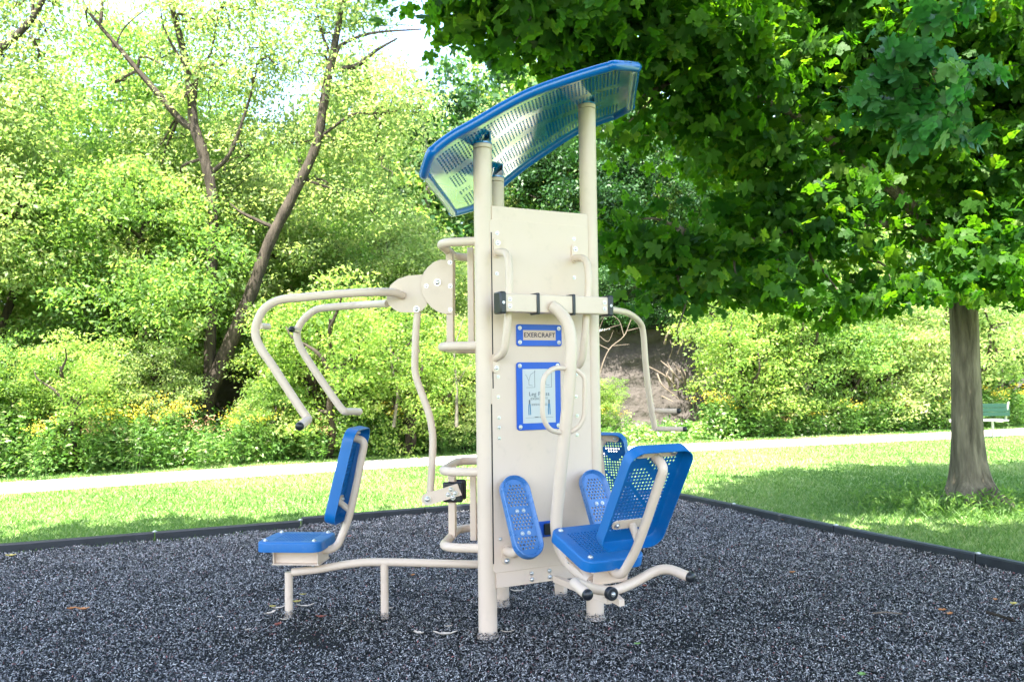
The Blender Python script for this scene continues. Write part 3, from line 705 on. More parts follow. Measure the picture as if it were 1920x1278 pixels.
# plane through the mid line is nearly edge-on to the lens: give each point its distance from the panel instead
arm_t = [.31, .345, .40, .425, .425, .405, .37, .335, .315, .36, .50, .72]
def ft(t_, h, s=0.0): return midAB + nF * t_ + ab * s + UP * h
arm3 = []
for (px, py), t_ in zip(arm, arm_t):
    q = on(px, py, midAB + nF * t_, nF); arm3.append(q)
print('arm lateral', [round(float(np.dot(q - midAB, ab)), 3) for q in arm3], [round(float(q[2]), 3) for q in arm3])
s_mean = 0.0
mb = MB(); mb.tube(catmull(arm3, 6), .037, 24); sa = P('swing_arm', mb, M['cream'])
for sg, pxs in ((-1, [(1066, 690), (1037, 689), (1018, 707), (1017, 782), (1030, 806), (1056, 812)]), (1, [(1066, 692), (1082, 693), (1097, 706), (1096, 781), (1084, 803), (1060, 813)])):
    pts = [on(a, b, midAB + nF * t_, nF) for (a, b), t_ in zip(pxs, [.42, .44, .46, .44, .42, .38])]
    mb = MB(); mb.tube(rnd(pts, .045, 8), .0148, 14); P('hand_grip', mb, M['cream'], sa)
# floor beam, transverse bar with capped ends, stop bumper
tb_l = [(1.05, .485, -.33), (.86, .515, -.315), (.80, .43, -.12), (.80, .405, .0), (.80, .43, .12), (.86, .52, .30), (1.05, .495, .33)]
mb = MB(); mb.tube(rnd([ft(a, b, c) for a, b, c in tb_l], [.09, .14, .1, .14, .09], 8), .0275, 20); tbp = P('foot_bar', mb, M['cream'])
for i, j in ((0, 1), (-1, -2)):
    a, b = ft(*tb_l[i]), ft(*tb_l[j]); d_ = unit(a - b); mb = MB(); mb.tube([a, a + d_ * .012], .029, 18); mb.dome(a + d_ * .012, d_, .029, squash=.7); P('end_cap', mb, M['black'], tbp)
mb = MB(); mb.box(ft(.46, .345), nF, ab, UP, (.60, .04, .04)); P('floor_beam', mb, M['cream'], bevel=.004)
mb = MB(); mb.prism([ft(.66, .42, -.02), ft(.86, .40, -.02), ft(.91, .385, -.02), ft(.91, .35, -.02), ft(.80, .36, -.02), ft(.66, .38, -.02)], ab, .035); P('stop_bracket', mb, M['cream'], bevel=.002)
bc_ = on(1146, 1112, midAB + nF * .93, nF); mb = MB(); mb.cyl(bc_, nF, .036, .035, 26); bp_ = P('stop_bumper', mb, M['black'], bevel=.006); bolt(bc_ + nF * .018, nF, bp_, 1.1)
# foot plates
for sg, s0 in ((-1, -.268), (1, .300)):
    top, bot = ft(.045 + TB * 0, .992, s0), ft(.29, .530, s0); ld = unit(top - bot); nn = unit(np.cross(ab, ld)); nn = nn if nn @ nF > 0 else -nn
    c_ = (top + bot) / 2 + nF * .06 * (1 if sg < 0 else 1)
    ofs = (0 if sg < 0 else 0)
    def Fp(u, v, n, c_=c_, ld=ld, nn=nn): return c_ + ab * u + ld * v + nn * n
    def fm(u, v):
        if abs(u) > .064 - max(0, abs(v) - .17) * .9: return False
        return not (abs(v - .035) < .022 or abs(v + .105) < .018)
    fo = perf_tray(.192, .515, .132, .41, .0205, .0076, .094, .022, fm, Fp, 'foot_plate', M['blue_pedal'], ST, lip=.006, rim=.024, hexa=True, t=.009)
    for u_, v_ in ((-.022, .035), (.022, .035), (-.022, -.105), (.022, -.105)): bolt(Fp(u_, v_, .001), nn, fo, 1.0)
    a_ = ft(T0, .53, s0 - .02 * (-sg)); b_ = Fp(0, -.12, -.015)
    mb = MB(); mb.tube(rnd([a_, a_ + nF * .14, b_], .06, 8), .03, 18); P('foot_plate_arm', mb, M['cream'])
    mb = MB(); mb.prism(prect(s0 - .02, .51, .07, .13, .034, TB + .003), nF, .006); mp = P('mounting_plate', mb, M['cream'], fo, bevel=.001)
    bolt(midAB + nF * (TB + .006) + ab * (s0 - .02) + UP * .468, nF, fo, 1.5)
# blue latch on the panel behind the swing arm
lx, lz = pc(1016, 991)
mb = MB(); mb.prism(prect(lx, lz, .155, .098, .014, TB + .008), nF, .016); la_ = P('latch_plate', mb, M['blue_sign'], bevel=.003)
mb = MB(); mb.prism(prect(lx + .035, lz, .06, .07, .008, TB + .02), nF, .02); P('latch_pad', mb, M['black'], la_, bevel=.002)
for dz in (-.03, .03): bolt(midAB + nF * (TB + .016) + ab * (lx - .055) + UP * (lz + dz), nF, la_, 1.0)

# ---- far press station (users look away from the camera)
org = midBC + nB * 1.14 + UP * .42
LB_, frB = seat_set(org, nB, 0.0)
print('far back top', proj(LB_(-.155, -.2, .74)), proj(LB_(-.155, .2, .74)))
for sg in (1, -1):
    pl0 = midBC + bc * .33
    pxs = [(1150.5, 581), (1177.5, 587), (1198.6, 603), (1206, 624), (1210.5, 681), (1217, 739.5), (1228, 805)]
    pts = [on(a, b, pl0, bc) for a, b in pxs]; pts = [pts[0] - nB * .22 - bc * .12 + UP * .03] + pts
    peg = [(on(1224.5, 769.6, pl0, bc), .20), (on(1228, 803, pl0, bc), .235)]
    if sg < 0:
        mir = lambda q: q - bc * 2 * np.dot(q - midBC, bc)
        pts = [mir(q) for q in pts]; peg = [(mir(q), l_) for q, l_ in peg]
    mb = MB(); mb.tube(catmull(pts, 6), .0235, 18); ar = P('press_arm', mb, M['cream'])
    for q, l_ in peg:
        q2 = q + bc * sg * l_; mb = MB(); mb.tube([q, q2], .019, 14); P('grip_peg', mb, M['cream'], ar)
        mb = MB(); mb.tube([q2, q2 + bc * sg * .014], .0195, 14); mb.dome(q2 + bc * sg * .014, bc * sg, .0195, squash=.7); P('end_cap', mb, M['black'], ar)
q = gz(1052, 1118); mb = MB(); mb.box(V(q[0], q[1], .17), nB, bc, UP, (.06, .076, .40)); P('support_leg', mb, M['cream'], bevel=.004)
mb = MB(); mb.tube([midBC + nB * .0 + UP * .34, midBC + nB * 1.5 + UP * .26], .0265, 18); P('seat_beam', mb, M['cream'])
q = midBC + nB * 1.45; mb = MB(); mb.tube([q - UP * .02, q + UP * .26], .0265, 18); P('support_leg', mb, M['cream'])
mb = MB(); mb.box(midBC + nB * .28 + UP * 2.1, nB, bc, UP, (.05, .5, .4)); P('pivot_housing', mb, M['cream'], bevel=.01)

# ---- canopy: arched perforated sheet with a tube rim
PN = [(787, 312), (812, 280), (847, 252), (887.7, 228), (940, 198), (991.5, 173), (1050, 150.5), (1108.6, 130.5), (1160, 117), (1193, 112)]
CN = np.array([at(a, b, 5.02 - .05 * i / 9) for i, (a, b) in enumerate(PN)])
PFp = [(856, 402), (880, 389), (910, 369), (945, 339), (984, 307), (1030, 276), (1080, 244), (1120, 225), (1150, 214), (1180, 205)]
CF = np.array([at(a, b, 6.38 - .05 * i / 9) for i, (a, b) in enumerate(PFp)])
def resamp(C, n=60):
    q = catmull(C, 20); L = np.concatenate([[0], np.cumsum(np.linalg.norm(np.diff(q, axis=0), axis=1))]); s = np.linspace(0, L[-1], n)
    return np.stack([np.interp(s, L, q[:, k]) for k in range(3)], 1)
NU = 125
CNs, CFs = resamp(CN, NU + 1), resamp(CF, NU + 1)
print('canopy len', np.linalg.norm(CNs[0] - CNs[-1]), CNs[0], CNs[-1], CFs[0], CFs[-1])
can = MB(); NV = 96
vv = np.linspace(0, 1, NV + 1)
grid = np.zeros((NU + 1, NV + 1, 3))
for i in range(NU + 1):
    for j in range(NV + 1):
        grid[i, j] = CNs[i] * (1 - vv[j]) + CFs[i] * vv[j]
# slight pillow along the short way and warp so the glossy sheet reflects unevenly
for i in range(NU + 1):
    for j in range(NV + 1): grid[i, j, 2] += .004 * math.sin(math.pi * vv[j]) + .0022 * math.sin(i * .11 + j * .05) + .0016 * math.sin(j * .13 - i * .06)
vs = grid.reshape(-1, 3); low = vs - V(0, 0, .016); fs = []
def hole(i, j):
    u, v = i / NU, j / NV
    if u < .07 or u > .93 or v < .09 or v > .91: return False
    if i % 2 or j % 3 == 2: return False
    b = math.sin(u * 9) * .05
    if abs(v - .32 - b) < .03 or abs(v - .56 - b * 1.4) < .035 or abs(v - .76 + b) < .025: return False
    if v > .5 and (int(u * 14) % 5 == 2) and v < .7: return False
    return True
nvv = NV + 1; off_ = len(vs); idx = lambda i, j: i * nvv + j
H = np.array([[hole(i, j) for j in range(NV)] for i in range(NU)])
for i in range(NU):
    for j in range(NV):
        cu_, cv_ = min(i, NU - 1 - i), min(j, NV - 1 - j)
        if cu_ < 9 and cv_ < 8 and math.hypot((9 - cu_) / 9, (8 - cv_) / 8) > 1: continue
        if H[i, j]:
            a, b, c, d = idx(i, j), idx(i + 1, j), idx(i + 1, j + 1), idx(i, j + 1)
            for p_, q_ in ((a, b), (b, c), (c, d), (d, a)): fs.append((p_, q_, q_ + off_, p_ + off_))
            continue
        a, b, c, d = idx(i, j), idx(i + 1, j), idx(i + 1, j + 1), idx(i, j + 1)
        fs.append((a, b, c, d)); fs.append((d + off_, c + off_, b + off_, a + off_))
can.add(np.concatenate([vs, low]), fs)
cy = P('canopy', can, M['blue_gloss'])
loop = list(grid[:, 0]) + list(grid[-1, 4:-4:4]) + list(grid[::-1, -1]) + list(grid[0, -5:4:-4])
# rounded corners: close loop through the four edges, trimmed at the corners
def trim(seq, a, b): return list(seq[a:len(seq) - b])
e1, e2, e3, e4 = grid[:, 0], grid[-1, :], grid[::-1, -1], grid[0, ::-1]
full = []
for sq, k_ in ((e1, 9), (e2, 9), (e3, 9), (e4, 9)): full += trim(sq, k_, k_)[::3]
full.append(full[0]); full.append(full[1]); full = catmull(full, 3)[:-1]
mb = MB(); mb.tube(full - V(0, 0, .012), .030, 16, cap=False); P('canopy_rim', mb, mat('blue_rim_paint', (.0, .115, .42), rough=.25, spec=.6, coat=.3), cy)
for base, h in ((A0, HA), (B0, HB), (C0, HC)):
    mb = MB(); t_ = base + UP * (h + .006); mb.cyl(t_, UP, PR + .003, .010, 30)
    mb.box(t_ + V(.052, 0, .045), V(1, 0, 0), V(0, 1, 0), UP, (.008, .10, .085)); mb.box(t_ + V(-.02, 0, .085), unit(V(1, 0, .5)), V(0, 1, 0), unit(V(-.5, 0, 1)), (.15, .10, .008))
    mb.box(t_ + V(0, .045, .05), V(1, 0, 0), V(0, 1, 0), UP, (.10, .008, .075))
    P('canopy_bracket', mb, M['blue_gloss'], cy)

# ------------------------------------------------------------------ foliage generators
def leaf_quads(c, size, r, droop=.5, ratio=.55, tilt=.9):
    """c (N,3) -> N diamond leaves"""
    n = len(c); yaw = r.uniform(0, 2 * math.pi, n); pt = r.normal(-droop, .45, n); ro = r.normal(0, tilt, n)
    d = np.stack([np.cos(yaw) * np.cos(pt), np.sin(yaw) * np.cos(pt), np.sin(pt)], 1)
    s0 = np.stack([-np.sin(yaw), np.cos(yaw), 0 * yaw], 1); u0 = np.cross(d, s0)
    s = s0 * np.cos(ro)[:, None] + u0 * np.sin(ro)[:, None]; nn = np.cross(d, s)
    L = (size * r.uniform(.6, 1.25, n))[:, None]; Wd = L * ratio / 2
    return np.stack([c, c + d * L * .45 + s * Wd + nn * L * .08, c + d * L, c + d * L * .45 - s * Wd + nn * L * .08], 1)
def clusters(cc, per, spread, flat, r):
    n = len(cc); o = r.normal(0, 1, (n, per, 3)); o *= spread * np.array([1, 1, flat]); return (cc[:, None, :] + o).reshape(-1, 3)
def ellipsoid_pts(n, c, rad, r, inner=.45, power=1.0, lump=.18, seed=1):
    d = r.normal(0, 1, (n, 3)); d /= np.linalg.norm(d, axis=1)[:, None]
    q = inner + (1 - inner) * r.random(n) ** power
    k = 1 + lump * vnoise(d[:, 0] * 3 + d[:, 2] * 2, d[:, 1] * 3 - d[:, 2], 1.6, seed)
    return np.asarray(c) + d * (q * k)[:, None] * np.asarray(rad)
LM = {
 'pale': leaf_mat('leaf_pale', [(0, (.13, .21, .075)), (.45, (.22, .30, .12)), (.8, (.32, .38, .18)), (1, (.45, .44, .27))], trans=.66, tint=(1.6, 1.6, .9)),
 'mid': leaf_mat('leaf_mid', [(0, (.08, .17, .04)), (.5, (.15, .25, .075)), (.85, (.23, .33, .11)), (1, (.35, .39, .18))], trans=.64, tint=(1.65, 1.65, .8)),
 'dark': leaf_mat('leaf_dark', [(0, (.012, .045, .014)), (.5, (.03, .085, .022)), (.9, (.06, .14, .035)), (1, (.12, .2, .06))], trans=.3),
 'lime': leaf_mat('leaf_lime', [(0, (.09, .18, .04)), (.45, (.18, .28, .07)), (.8, (.27, .36, .12)), (1, (.40, .42, .22))], trans=.65, tint=(1.6, 1.6, .8)),
 'maple': leaf_mat('leaf_maple', [(0, (.020, .085, .012)), (.5, (.055, .15, .018)), (.88, (.10, .20, .028)), (1, (.17, .27, .05))], trans=.66, rough=.5, spec=.25, tint=(1.8, 1.8, .25)),
}
def crown_mesh(name, blobs, n_cl, per, spread, size, m, seed, flat=.45, droop=.5, ratio=.5, inner=.45):
    r = np.random.default_rng(seed); vol = np.array([b[1][0] * b[1][1] * b[1][2] for b in blobs]) ** .66; vol /= vol.sum(); out = []; vr = []
    for (c, rad), f in zip(blobs, vol):
        k = max(3, int(n_cl * f)); cc = ellipsoid_pts(k, c, rad, r, inner, .7, seed=seed); cc[:, 2] += .25 * rad[2]; p = clusters(cc, per, spread, flat, r); out.append(p)
        vr.append(np.repeat(np.clip(r.normal(.5, .13) + r.normal(0, .15, k), 0, 1), per))
    p = np.concatenate(out); vr = np.clip(np.concatenate(vr) + r.normal(0, .16, len(p)), 0, 1)
    return quads_mesh(name, leaf_quads(p, size, r, droop, ratio), m, vr)
def limb(mb, pts, r0, r1, seg=8, n=5): q = catmull(pts, n); mb.tube(q, r0, seg, r2=r1)
def wiggle(a, b, amp, r, n=4):
    t = np.linspace(0, 1, n + 1)[:, None]; q = np.asarray(a) * (1 - t) + np.asarray(b) * t; q[1:-1] += r.normal(0, amp, (n - 1, 3)); return q

# generic tree kinds (unit trees, about 6 m crown) shared by the copies
def proto_tree(kind, seed, mk, bark='bark', size=.13, n_cl=900, per=34, h=7.0, rad=2.6, base=1.6, multi=1, spread=.27):
    r = np.random.default_rng(seed); mb = MB(); blobs = []
    for s in range(multi):
        top = V(r.normal(0, .5 * (multi > 1) + .2), r.normal(0, .5 * (multi > 1) + .2), h * r.uniform(.75, .9))
        tr = wiggle(V(.08 * s, 0, -.1), top, .12, r, 5); limb(mb, tr, .14 if multi == 1 else .08, .025)
        for k in range(7):
            t = r.uniform(.3, .95); p = tr[0] * (1 - t) + tr[-1] * t; a = r.uniform(0, 6.28); q = p + V(math.cos(a) * rad * .8, math.sin(a) * rad * .8, r.uniform(.2, 1.4)) * (1.1 - .5 * t)
            limb(mb, wiggle(p, q, .1, r, 3), .05, .012, 6)
            blobs.append((q, (rad * .42, rad * .42, rad * .34)))
    nb = 9
    for k in range(nb):
        z = base + (h - base) * (k + .5) / nb; f = math.sin(math.pi * min(1, (.18 + .8 * (k + .5) / nb))) ** .7
        for q_ in range(5):
            a = r.uniform(0, 6.28); o_ = r.uniform(.45, .85); rl = rad * r.uniform(.20, .40) * f + .1
            blobs.append((V(math.cos(a) * rad * o_ * f, math.sin(a) * rad * o_ * f, z + r.normal(0, .15)), (rl, rl, rl * .62)))
    return (mb, blobs)
_proto = {}
def make_proto(key, **kw):
    mk = kw.get('mk'); mbt, blobs = proto_tree(key, **kw)
    me_t = bpy.data.meshes.new(key + '_trunk'); me_t.from_pydata(np.concatenate(mbt.v).tolist(), [], mbt.f); me_t.shade_smooth(); me_t.materials.append(M[kw.get('bark', 'bark')])
    me_c = crown_mesh(key + '_crown', blobs, kw.get('n_cl', 900), kw.get('per', 34), kw.get('spread', .20), kw.get('size', .14), LM[mk], kw['seed'])
    _proto[key] = (me_t, me_c)
make_proto('pale1', seed=101, mk='pale', size=.11, n_cl=1300)
make_proto('pale2', seed=102, mk='pale', rad=2.2, h=6.5, size=.11, n_cl=1200)
make_proto('mid1', seed=103, mk='mid', size=.11, n_cl=1300)
make_proto('mid2', seed=104, mk='mid', rad=3.0, multi=2, size=.11, n_cl=1400)
make_proto('dark1', seed=105, mk='dark', n_cl=1000)
make_proto('shrub1', seed=106, mk='lime', rad=1.5, h=3.4, base=.2, multi=4, n_cl=800, size=.09, spread=.14)
make_proto('shrub2', seed=107, mk='mid', rad=1.4, h=3.0, base=.2, multi=4, n_cl=750, size=.09, spread=.14)
make_proto('shrub3', seed=108, mk='pale', rad=1.5, h=3.2, base=.2, multi=4, n_cl=750, size=.09, spread=.14)
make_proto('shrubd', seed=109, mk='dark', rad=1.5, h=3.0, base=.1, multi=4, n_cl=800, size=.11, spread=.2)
def place_tree(key, x, y, s, name, label, cat, group=None, z=None, rz=None, sz=1.0):
    if z is None: z = float(hill_z(np.array(x), np.array(y))) - .15 if y > bank_y(x) + .6 else 0.0
    e = empty(name, (x, y, z), label, cat, group); e.rotation_euler = (0, 0, random.uniform(0, 6.28) if rz is None else rz); e.scale = (s, s, s * sz)
    for nm, me in zip(('trunk', 'crown') if 'shrub' not in key else ('stems', 'foliage'), _proto[key]):
        o = bpy.data.objects.new(nm, me); col.objects.link(o); o.parent = e
    return e

# ------------------------------------------------------------------ hillside wood (far, one mass)
r = np.random.default_rng(55); cc = []; kinds = []
out = {'mid': [], 'dark': [], 'pale': []}; outv = {'mid': [], 'dark': [], 'pale': []}
trunks = MB()
for k in range(210):
    x = r.uniform(-34, 46); dd = 2.6 + 30 * r.random() ** 1.1; y_ = float(bank_y(np.array(x))) + dd
    if x > 1200 / 960 and dd < 3: continue
    z_ = float(hill_z(np.array(x), np.array(y_))); hgt = r.uniform(4.5, 6.5) if (x < -7 - .25 * y_ + 8 or x > .22 * y_) else r.uniform(4.5, 7.5) if x < -.03 * y_ else r.uniform(5.5, 9.5); rad = r.uniform(1.6, 3.0)
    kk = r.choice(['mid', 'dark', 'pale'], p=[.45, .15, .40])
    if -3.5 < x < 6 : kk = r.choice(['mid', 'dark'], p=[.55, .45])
    trunks.tube(wiggle(V(x, y_, z_ - .2), V(x + r.normal(0, .5), y_, z_ + hgt * .9), .15, r, 3), .16, 6, cap=False, r2=.04)
    for b in range(6):
        f = (b + .5) / 6; a = r.uniform(0, 6.28); c = V(x + math.cos(a) * rad * .35, y_ + math.sin(a) * rad * .35, z_ + hgt * (.18 + .8 * f)); rr = rad * (.95 - .55 * abs(f - .4)) * .8
        q = ellipsoid_pts(26, c, (rr, rr, hgt / 6 * .95), r, .5, .7, seed=k); p = clusters(q, 22, .26, .45, r)
        out[kk].append(p); outv[kk].append(np.repeat(r.normal(.5, .2, 26), 22))
hw_ = empty('hillside_wood', (0, 34, 4), 'dense far wood of mixed green trees covering the hillside', 'wood'); hw_['kind'] = 'stuff'
for kk in out:
    p = np.concatenate(out[kk]); vr = np.clip(np.concatenate(outv[kk]) + r.normal(0, .15, len(p)), 0, 1)
    link_mesh('crowns', quads_mesh('wood_' + kk, leaf_quads(p, .24, r, .5, .6), LM[kk], vr), hw_)
trunks.build('trunks', M['bark_grey'], hw_)
print('wood leaves', sum(len(q) * 572 for q in out.values()))

# ------------------------------------------------------------------ traced trees by the path, left
def traced(name, label, trunk, limbs, blobs, kind, seed, n_cl, base=None, per=26, size=.12, spread=.22, bark='bark', droop=.5):
    b0 = trunk[0][0]; e = empty(name, (b0[0], b0[1], 0), label, 'tree', 'tall trees beyond the path')
    mb = MB(); q = catmull([t[0] for t in trunk], 6); rr = np.interp(np.linspace(0, len(trunk) - 1, len(q)), range(len(trunk)), [t[1] for t in trunk])
    rr = .80 * rr * (1 + .06 * np.sin(np.arange(len(q)) * 1.7)); mb.tube(q, rr, 12, cap=False)
    for pts, r0 in limbs: limb(mb, pts, r0, r0 * .25, 7)
    r = np.random.default_rng(seed)
    for c, rad in blobs:      # twigs out into each leafy mass
        d2 = np.linalg.norm(q - c, axis=1); s0 = q[int(np.argmin(d2))]
        for pts, r0 in limbs:
            for p in pts:
                if np.linalg.norm(p - c) < np.linalg.norm(s0 - c): s0 = p
        limb(mb, wiggle(s0, c + r.normal(0, .2, 3), .12, r, 3), .035, .008, 5)
        for _ in range(2): limb(mb, wiggle(c, c + r.normal(0, .6, 3) * rad, .1, r, 3), .014, .004, 4)
    mb.build('trunk', M[bark], e)
    link_mesh('crown', crown_mesh(name + '_crown', [(c, V(1, .9, .75) * rad) for c, rad in blobs], n_cl, per, spread, size, LM[kind], seed, inner=.25, droop=droop), e)
    return e
D = 17.6
A_ = lambda x, y_, d=D: at(x, y_, d)
traced('leaning_tree', 'tall tree with dark trunk leaning right, behind the left press arm',
    [(A_(372, 800), .24), (A_(392, 735), .22), (A_(420, 670), .20), (A_(450, 600), .18), (A_(478, 530), .165), (A_(505, 455), .15), (A_(550, 365), .14), (A_(592, 275), .12), (A_(606, 200), .12), (A_(622, 110), .10), (A_(640, 20), .07), (A_(652, -80), .04)],
    [([A_(606, 170), A_(630, 100), A_(648, 80), A_(700, 62), A_(790, 55)], .06), ([A_(596, 260), A_(660, 215), A_(700, 215)], .04), ([A_(640, 130), A_(671, 122), A_(705, 95), A_(745, 72)], .07), ([A_(622, 110), A_(600, 50), A_(590, -20)], .04), ([A_(520, 430), A_(455, 400), A_(430, 380)], .05)],
    [(A_(x, y_, D + dd), rd) for x, y_, rd, dd in ((600, 40, .9, 0), (680, 30, .9, .5), (560, 120, .8, 0), (660, 160, .9, .3), (735, 185, .9, 0), (640, 260, 1.0, .6), (720, 290, 1.1, .5), (560, 260, .9, .8), (790, 200, .6, 0), (640, 370, 1.1, .8), (540, 380, .8, 1.0), (700, 400, 1.0, .7), (600, -60, 1.2, 0), (720, -60, 1.0, 0))],
    'pale', 201, 880, size=.10)
traced('forked_tree', 'tall tree whose dark trunk forks into a V of long bare limbs',
    [(A_(388, 800), .15), (A_(392, 700), .15), (A_(396, 560), .15), (A_(398, 440), .14), (A_(397, 360), .14), (A_(380, 285), .14), (A_(364, 235), .13), (A_(356, 160), .10), (A_(340, 80), .09), (A_(322, 10), .07), (A_(315, -70), .04)],
    [([A_(364, 245), A_(335, 222), A_(298, 178), A_(258, 132), A_(225, 92), A_(190, 52), A_(160, 12), A_(140, -40)], .085), ([A_(212, 75), A_(215, 90), A_(235, 50), A_(290, 5)], .03), ([A_(188, 50), A_(192, 0), A_(188, -50)], .045), ([A_(390, 330), A_(430, 290), A_(455, 225), A_(475, 160), A_(482, 120)], .055), ([A_(364, 200), A_(372, 130), A_(395, 100), A_(410, 20)], .05), ([A_(350, 130), A_(310, 60), A_(300, 10)], .035)],
    [(A_(x, y_, D + dd), rd) for x, y_, rd, dd in ((340, 40, .8, 0), (430, 60, .9, .2), (300, -20, .8, 0), (410, 150, .85, 0), (480, 170, .8, .4), (300, 110, .45, .2), (330, 180, .5, 0), (420, 250, .9, .6), (300, 260, .75, .5), (470, 290, .9, .6), (180, 20, .4, 0), (220, 150, .3, 0), (380, 380, 1.1, .8), (500, 90, .7, 0), (480, 10, .8, 0), (250, 330, .8, .8), (330, 330, .8, .8))],
    'pale', 202, 720, size=.10)
traced('edge_tree', 'tree at the top left corner with one dark limb rising right',
    [(A_(-260, 800, 16), .22), (A_(-220, 500, 16), .2), (A_(-130, 220, 16), .17), (A_(-40, 125, 16), .10), (A_(10, 85, 16), .09), (A_(52, 45, 16), .075), (A_(78, 5, 16), .06), (A_(100, -50, 16), .04)],
    [([A_(-10, 100, 16), A_(40, 60, 16), A_(60, 70, 16)], .02)],
    [(A_(x, y_, 16.3), rd) for x, y_, rd in ((30, 10, .7), (-60, 60, 1.0), (90, 70, .55), (20, 130, .7), (80, 180, .7), (-40, 200, .9), (10, 260, .8), (-100, -20, 1.0), (110, 0, .5))],
    'pale', 203, 480, size=.10)
# ------------------------------------------------------------------ trees and shrubs along the path
TG = 'tall trees beyond the path'; SG = 'shrubs lining the far side of the path'
place_tree('pale1', -10.4, 17.2, 1.0, 'broadleaf_tree', 'pale green tree at the left edge of the photo', 'tree', TG)
place_tree('mid1', -8.0, 17.8, .95, 'broadleaf_tree', 'mid green bushy tree left of the forked tree', 'tree', TG)
place_tree('pale2', -6.0, 20.4, 1.05, 'broadleaf_tree', 'pale slender tree directly behind the forked tree', 'tree', TG)
place_tree('mid2', -9.3, 20.6, 1.1, 'broadleaf_tree', 'broad green tree behind the leftmost pale tree', 'tree', TG)
place_tree('mid1', -3.5, 20.6, .86, 'broadleaf_tree', 'low green tree framed by the left press arms', 'tree', TG)
place_tree('pale2', -2.6, 20.2, .85, 'broadleaf_tree', 'pale tree between the leaning trunk and the pivot plates', 'tree', TG)
place_tree('pale1', -.9, 21.0, .70, 'broadleaf_tree', 'small pale tree just left of the tower posts', 'tree', TG)
place_tree('mid2', -12.9, 17.0, 1.05, 'broadleaf_tree', 'green tree mostly cut off by the left photo edge', 'tree', TG)
for key, x, y_, s, lb in (('shrub2', -9.6, 14.9, .72, 'dark green shrub at the far left by the path'), ('shrub1', -7.9, 15.6, .66, 'bright green shrub left of the yellow flowers'),
        ('shrub3', -7.4, 16.6, .62, 'pale shrub behind the left yellow flowers'), ('shrub2', -5.0, 17.0, .45, 'green shrub at the foot of the leaning trunk'),
        ('shrub1', -3.7, 17.4, .95, 'lime shrub seen between the two left press arms'), ('shrub1', -2.3, 17.9, .85, 'lime shrub behind the upright link rod'),
        ('shrub3', -1.1, 18.6, .75, 'pale shrub just left of the near tower post'), ('shrub1', 2.0, 21.0, .42, 'small pale shrub low right of the tower'),
        ('shrub1', 6.3, 22.2, 1.12, 'bright green shrub right of the bare shale bank'), ('shrub2', 7.4, 22.6, 1.15, 'darker shrub with reddish stems behind the yellow flowers'),
        ('shrub2', 8.9, 22.9, 1.15, 'leafy green shrub in the middle of the right hedge'), ('shrub3', 10.2, 23.6, 1.15, 'pale shrub left of the maple trunk'),
        ('shrub3', 11.6, 24.0, 1.2, 'lime shrub directly behind the maple trunk'), ('shrub2', 13.6, 25.6, 1.15, 'dark green shrub right of the maple trunk'),
        ('shrub2', 15.4, 26.6, 1.1, 'green shrub at the right photo edge')):
    place_tree(key, x, y_, s, 'shrub', lb, 'shrub', SG)
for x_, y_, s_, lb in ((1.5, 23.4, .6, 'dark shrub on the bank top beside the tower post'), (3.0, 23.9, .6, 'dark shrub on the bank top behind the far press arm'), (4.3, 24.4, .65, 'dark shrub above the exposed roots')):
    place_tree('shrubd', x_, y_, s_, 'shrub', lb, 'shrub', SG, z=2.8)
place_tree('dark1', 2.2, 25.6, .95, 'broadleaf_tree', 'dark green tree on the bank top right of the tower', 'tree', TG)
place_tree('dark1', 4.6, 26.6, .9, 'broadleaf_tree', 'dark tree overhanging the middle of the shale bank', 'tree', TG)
place_tree('mid1', 6.7, 27.2, .9, 'broadleaf_tree', 'green tree above the right end of the bank', 'tree', TG)
place_tree('pale1', .6, 27.5, .95, 'broadleaf_tree', 'pale tree seen under the canopy, behind the tower', 'tree', TG)
place_tree('mid2', 9.5, 29.0, .9, 'broadleaf_tree', 'green tree behind the right hedge under the maple leaves', 'tree', TG)
place_tree('dark1', 15.5, 29.0, .9, 'broadleaf_tree', 'dark tree behind the pale trunk at the right edge', 'tree', TG)
# pale bare trunk right of the maple
e = empty('pale_trunk_tree', (14.4, 25.2, 0), 'pale bare trunk standing right of the maple, behind the bench', 'tree', TG); mb = MB()
q = [at(1872, 745, 25.2), at(1874, 700, 25.2), at(1877, 660, 25.2), at(1880, 625, 25.2), at(1874, 580, 25.2)]; q[0][2] = 0
limb(mb, q, .12, .07); limb(mb, [q[3], at(1887, 640, 25.2), at(1885, 600, 25.2)], .05, .03); mb.build('trunk', M['dead'], e)
link_mesh('crown', crown_mesh('pale_trunk_crown', [(q[-1] + V(0, 0, .8), (1.2, 1.0, .8)), (q[-1] + V(.6, .3, 1.6), (1.0, 1.0, .8))], 60, 26, .22, .12, LM['mid'], 77), e)

